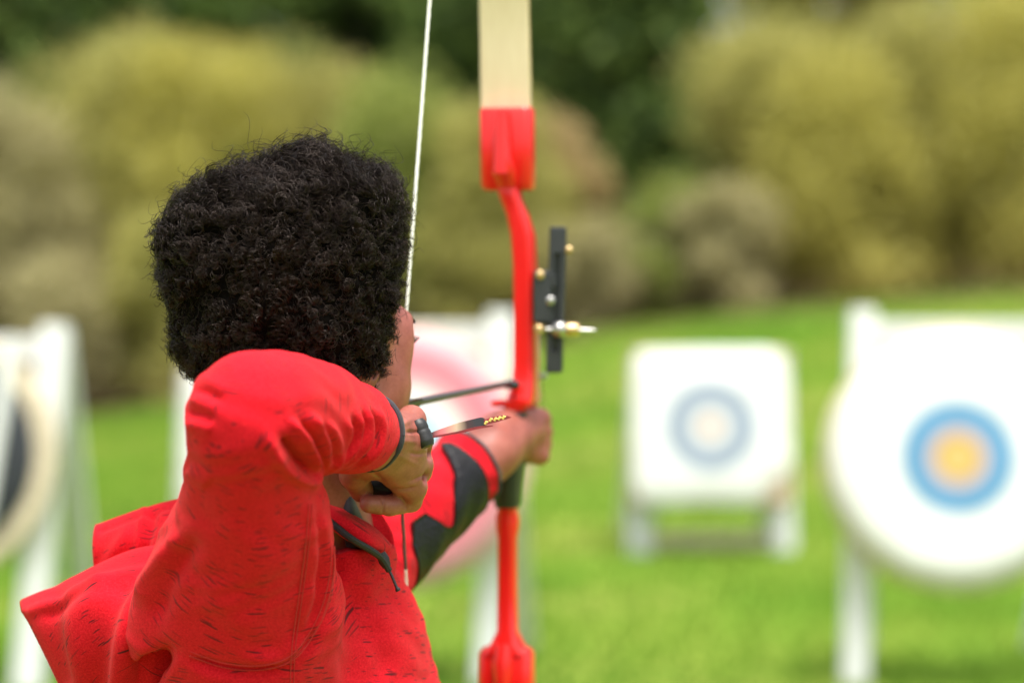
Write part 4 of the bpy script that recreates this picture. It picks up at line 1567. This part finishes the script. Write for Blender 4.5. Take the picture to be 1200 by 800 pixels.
# limbs: flat laminated blades, bent towards the archer by the draw
tipU, tipL = P(540, -480, 2.40), P(520, 1390, 2.40)
for pts, hw in (([(593, 140, 2.556), (592, 90, 2.555), (590, 0, 2.55), (585, -120, 2.53), (572, -270, 2.485), (552, -420, 2.41), (541, -500, 2.405), (540, -540, 2.43)], [29.5, 29.3, 28.8, 27, 22, 15, 10, 8]),
                ([(594, 845, 2.556), (594, 900, 2.555), (592, 990, 2.55), (586, 1100, 2.53), (570, 1230, 2.485), (540, 1350, 2.41), (524, 1410, 2.405), (520, 1440, 2.43)], [29.5, 29.3, 28.8, 27, 22, 15, 10, 8])):
    q = spline([P(*p) for p in pts], 40)
    hws = np.interp(np.linspace(0, 1, 40), np.linspace(0, 1, len(hw)), hw)
    for nm, y0, y1, grow, mt in (("limb", -.0035, .0015, 1.0, 'limb_wood'), ("limb_core", .0017, .0055, 1.02, 'limb_edge')):
        secs = []
        for c, hw_ in zip(q, hws):
            a = hw_ * BU * grow
            secs.append([c + BWX * x + BWD * y for x, y in ((a - .001, y0), (a, y0 + .001), (a, y1), (-a, y1), (-a, y0 + .001), (-a + .001, y0))])
        lm = MB().loft(secs)
        if nm == "limb":
            par = lm.build(nm, M[mt], bow)
        else:
            lm.build(nm, M[mt], par)
# black grip
gp = MB()
gp.loft([sec(607, 482, 14, .022, .9, dd=-.004), sec(604, 520, 13.5, .026, .9, dd=-.006), sec(600, 548, 13, .026, .9, dd=-.006), sec(596, 575, 13.5, .024, .9, dd=-.004), sec(595, 588, 13.5, .022, .9), sec(595, 594, 12, .02, .9)])
gp.build("grip", M['black_rubber'], bow)
# string
nock = P(466, 503, 2.20)
top_in = P(503, 0, 2.118 + (2.40 - 2.118) * .5)
st = MB()
def strand(a, b, n, r_, ph, amp):
    out = []
    for t in np.linspace(0, 1, n):
        c = a + (b - a) * t
        k = ph + t * n * .55
        out.append(c + amp * np.array((math.cos(k), math.sin(k), 0)))
    return out
upA, upB = nock, tipU
# aim the upper half so that it passes the sight line it is seen on
upB = P(541, -500, 2.40)
for ph in (0, 2.09, 4.19):
    st.tube(strand(upA + (upB - upA) * .04, upB, 260, .001, ph, .0005), .0011, 6)
st.build("bowstring", M['string'], bow)
sv = MB()
loB = P(516, 1400, 2.40)
svA = upA + (loB - upA) * .17
sv.tube(strand(upA + (upB - upA) * .04, upA, 10, 0, 0, 0) + strand(upA, svA, 60, .001, 0, .0002), .00165, 7)
sv.build("serving", M['serving'], bow)
st = MB()
for ph in (0, 2.09, 4.19):
    st.tube(strand(svA, loB, 220, .001, ph, .0009), .0010, 6)
st.build("bowstring", M['string'], bow)
# arrow rest and clicker wire
MB().tube([P(604, 455, 2.54), P(599, 453, 2.535), P(594, 455, 2.53)], .0015, 6).build("arrow_rest", M['black_metal'], bow)
MB().tube(spline([P(632, 386, 2.52), P(633, 420, 2.52), P(636, 455, 2.53), P(637, 482, 2.54)], 16), .0007, 6).build("clicker_wire", M['steel'], bow)

# sight: bracket, upright bar with a slot, brass screws and pin
sight = empty("sight", (0, 0, 0))
sight.parent = bow
sight.location = (0, 0, 0)
SY = 2.53
sm = SY / FPX
off = bow.location
def spart(mb, name, mat):
    return mb.build(name, mat, sight)
tl = np.array((.028, 0, 1.0)); tl /= np.linalg.norm(tl)
tx = np.array((1.0, 0, -.028)); tx /= np.linalg.norm(tx)
tax = (tx, np.array((0, 1.0, 0)), tl)
b = MB()
b.box(P(636, 348, SY), (11 * sm, .012, 31 * sm), .0025)
b.box(P(640, 330, SY - .006), (12 * sm, .005, 8 * sm), .002)
spart(b, "bracket", M['black_metal'])
b = MB()
b.box(P(645.2, 352, SY - .004), (3.6 * sm, .005, 84 * sm), .0015, tax)
b.box(P(658.2, 352, SY - .004), (3.6 * sm, .005, 84 * sm), .0015, tax)
b.box(P(653.6, 282, SY - .004), (9.8 * sm, .0052, 16 * sm), .0015, tax)
b.box(P(649.0, 424, SY - .004), (9.4 * sm, .0052, 13 * sm), .0015, tax)
b.box(P(651.9, 350, SY + .003), (9.6 * sm, .004, 82 * sm), .0015, tax)
spart(b, "sight_bar", M['black_metal'])
def knob(px, py, r_, dep=.005, mat='brass', D=SY - .013):
    r_ *= .84
    c = P(px, py, D)
    k = MB()
    n = 16
    k.loft([[c + np.array((rr_ * math.cos(a), y, rr_ * math.sin(a))) for a in np.linspace(0, 2 * math.pi, n, endpoint=False)] for rr_, y in ((r_ * .55, -dep * .5), (r_, -dep * .25), (r_, dep), (r_ * .4, dep * 1.2))])
    spart(k, "knob", M[mat])
knob(667, 293, 5.2 * sm)
knob(633, 322, 6 * sm)
knob(645, 352, 6 * sm, mat='steel')
knob(632, 386, 6.5 * sm)
k = MB()
k.tube([P(660, 386, SY - .010), P(664, 386, SY - .010), P(676, 386, SY - .010), P(679, 386, SY - .010)], [6 * sm, 8 * sm, 8 * sm, 6 * sm], 14)
spart(k, "pin_nut", M['brass'])
k = MB()
k.tube([P(640, 386, SY - .010), P(690, 387, SY - .010), P(698, 387, SY - .010)], [2.6 * sm, 2.6 * sm, 1.4 * sm], 10)
spart(k, "sight_pin", M['steel'])
k = MB()
k.ball(P(656, 386, SY - .012), 10 * sm, 8)
spart(k, "pin_lock", M['steel'])
MB().ball(P(603, 451, 2.522), .0055, 8).build("plunger_button", M['black_rubber'], bow)

# ------------------------------------------------------------------ arrow
a0, a1 = P(466, 475.5, 2.195), P(604, 447.5, 2.56)
adir = (a1 - a0) / np.linalg.norm(a1 - a0)
arrow = empty("arrow", tuple(a0))
tag(arrow, "thin dark grey arrow nocked on the string and lying on the bow's rest", "arrow")
tail = a1 + adir * .10
MB().tube([a0, a0 + adir * .02, tail], [.0034, .0036, .0036], 12).build("shaft", M['carbon'], arrow)
MB().tube([a0 - adir * .012, a0 - adir * .004, a0], [.0022, .0036, .0036], 10).build("nock", M['red_paint'], arrow)
MB().tube([tail, tail + adir * .012, tail + adir * .028], [.0038, .0038, .0004], 10).build("point", M['steel'], arrow)
fx = np.cross(adir, (0, 0, 1)); fx /= np.linalg.norm(fx); fz = np.cross(fx, adir)
for k in range(3):
    an = R(-90 + 120 * k)
    d = math.cos(an) * fx + math.sin(an) * fz
    e = np.cross(d, adir) * .0004
    pf = [(.014, .0036), (.016, .007), (.024, .0095), (.050, .007), (.066, .0036)]
    f = MB()
    f.loft([[a0 + adir * x + d * y + e for x, y in pf], [a0 + adir * x + d * y - e for x, y in pf]])
    f.build("vane", M['carbon'], arrow, smooth=False)

# ------------------------------------------------------------------ finger tab with its lettered strap, held in the drawing hand
tab = empty("finger_tab", tuple(P(495, 508, 2.10)))
tag(tab, "black finger roll with dark red strap and yellow marks in the drawing hand", "finger tab")
rl = MB()
ra, rb = P(488, 493, 2.076), P(501, 523, 2.072)
ts = np.linspace(0, 1, 22)
rl.tube([ra + (rb - ra) * t for t in ts], [.0078 * (.78 + .22 * min(1, 6 * min(t, 1 - t))) - .0004 * (abs(t - .42) < .04) for t in ts], 18)
rl.build("finger_roll", M['black_rubber'], tab)
rl = MB()
rl.tube([P(430, 566, 2.122), P(446, 573, 2.118), P(468, 575, 2.116)], [.009, .0095, .008], 12)
rl.build("finger_roll", M['black_rubber'], tab)
m, nt, N, L, B = new_mat("dark_red_strap")
at = N.new("ShaderNodeAttribute"); at.attribute_name = "fab"
sp = N.new("ShaderNodeSeparateXYZ"); L.new(at.outputs["Vector"], sp.inputs[0])
L.new(ramp(N, L, sp.outputs[0], [(0, (.03, .012, .010)), (.12, (.06, .02, .02)), (.28, (.62, .16, .17)), (.40, (.50, .36, .26)), (.50, (.05, .018, .02)), (.60, (.02, .02, .026)), (.78, (.016, .016, .02))]), B.inputs["Base Color"])
B.inputs["Roughness"].default_value = .4
M['strap'] = m


def strip(name, top, bot, n, thick, mat, parent, T0=0, T1=1):
    A, Bm = spline([P(*p) for p in top], n), spline([P(*p) for p in bot], n)
    V, fab = [], []
    dv = np.array((0, thick, 0))
    for i in range(n):
        V += [A[i], Bm[i], Bm[i] + dv, A[i] + dv]
        fab += [((T0 + (T1 - T0) * i / (n - 1)), 0, 0)] * 4
    F = []
    for i in range(n - 1):
        for j in range(4):
            F.append((i * 4 + j, i * 4 + (j + 1) % 4, i * 4 + 4 + (j + 1) % 4, i * 4 + 4 + j))
    F.append((3, 2, 1, 0)); F.append(tuple((n - 1) * 4 + j for j in range(4)))
    me = mk(name, V, F, mat, parent, False)
    a = me.data.attributes.new("fab", 'FLOAT_VECTOR', 'POINT')
    a.data.foreach_set("vector", np.array(fab, dtype=np.float32).ravel())
    return me


strap = strip("strap", [(502, 508, 2.092), (512, 504, 2.094), (535, 496, 2.10), (556, 490.5, 2.106), (565, 489, 2.109), (570, 492.5, 2.110)],
              [(503, 512.5, 2.091), (512, 512, 2.093), (535, 506.5, 2.099), (560, 500.5, 2.106), (569, 498, 2.109), (572, 496.5, 2.110)], 30, .0012, M['strap'], tab)
M['strap_red'] = simple("strap_red_edge", (.22, .02, .03), .5, .2, 200)
e_ = strip("strap_edge", [(503, 511.5, 2.090), (535, 505.5, 2.098), (560, 499.5, 2.105), (577.5, 498, 2.110)],
           [(503, 513.5, 2.090), (535, 508.5, 2.098), (560, 502.5, 2.105), (577.5, 499.5, 2.110)], 20, .001, M['strap_red'], tab)
s2 = strip("strap_tip", [(566, 492, 2.109), (580, 488, 2.112), (592, 486.5, 2.115), (599, 488.6, 2.117)],
           [(569, 497.5, 2.109), (581, 494.5, 2.112), (592, 491.5, 2.115), (599, 489.4, 2.117)], 20, .001, M['strap_red'], tab)
M['yellow_ink'] = simple("yellow_lettering", (.80, .60, .16), .5, .15, 300)
for k, (x, y) in enumerate(((569.8, 495), (575.5, 491.5), (580.8, 491), (585.5, 489.8), (590.5, 488.8))):
    q = MB()
    q.tube([P(x - 1.6, y + 2.0, 2.1075 + .0012 * k), P(x + .2, y - 1.2, 2.1075 + .0012 * k), P(x + 1.8, y - .2, 2.1075 + .0012 * k)], .0011, 6)
    q.build("letter", M['yellow_ink'], tab)
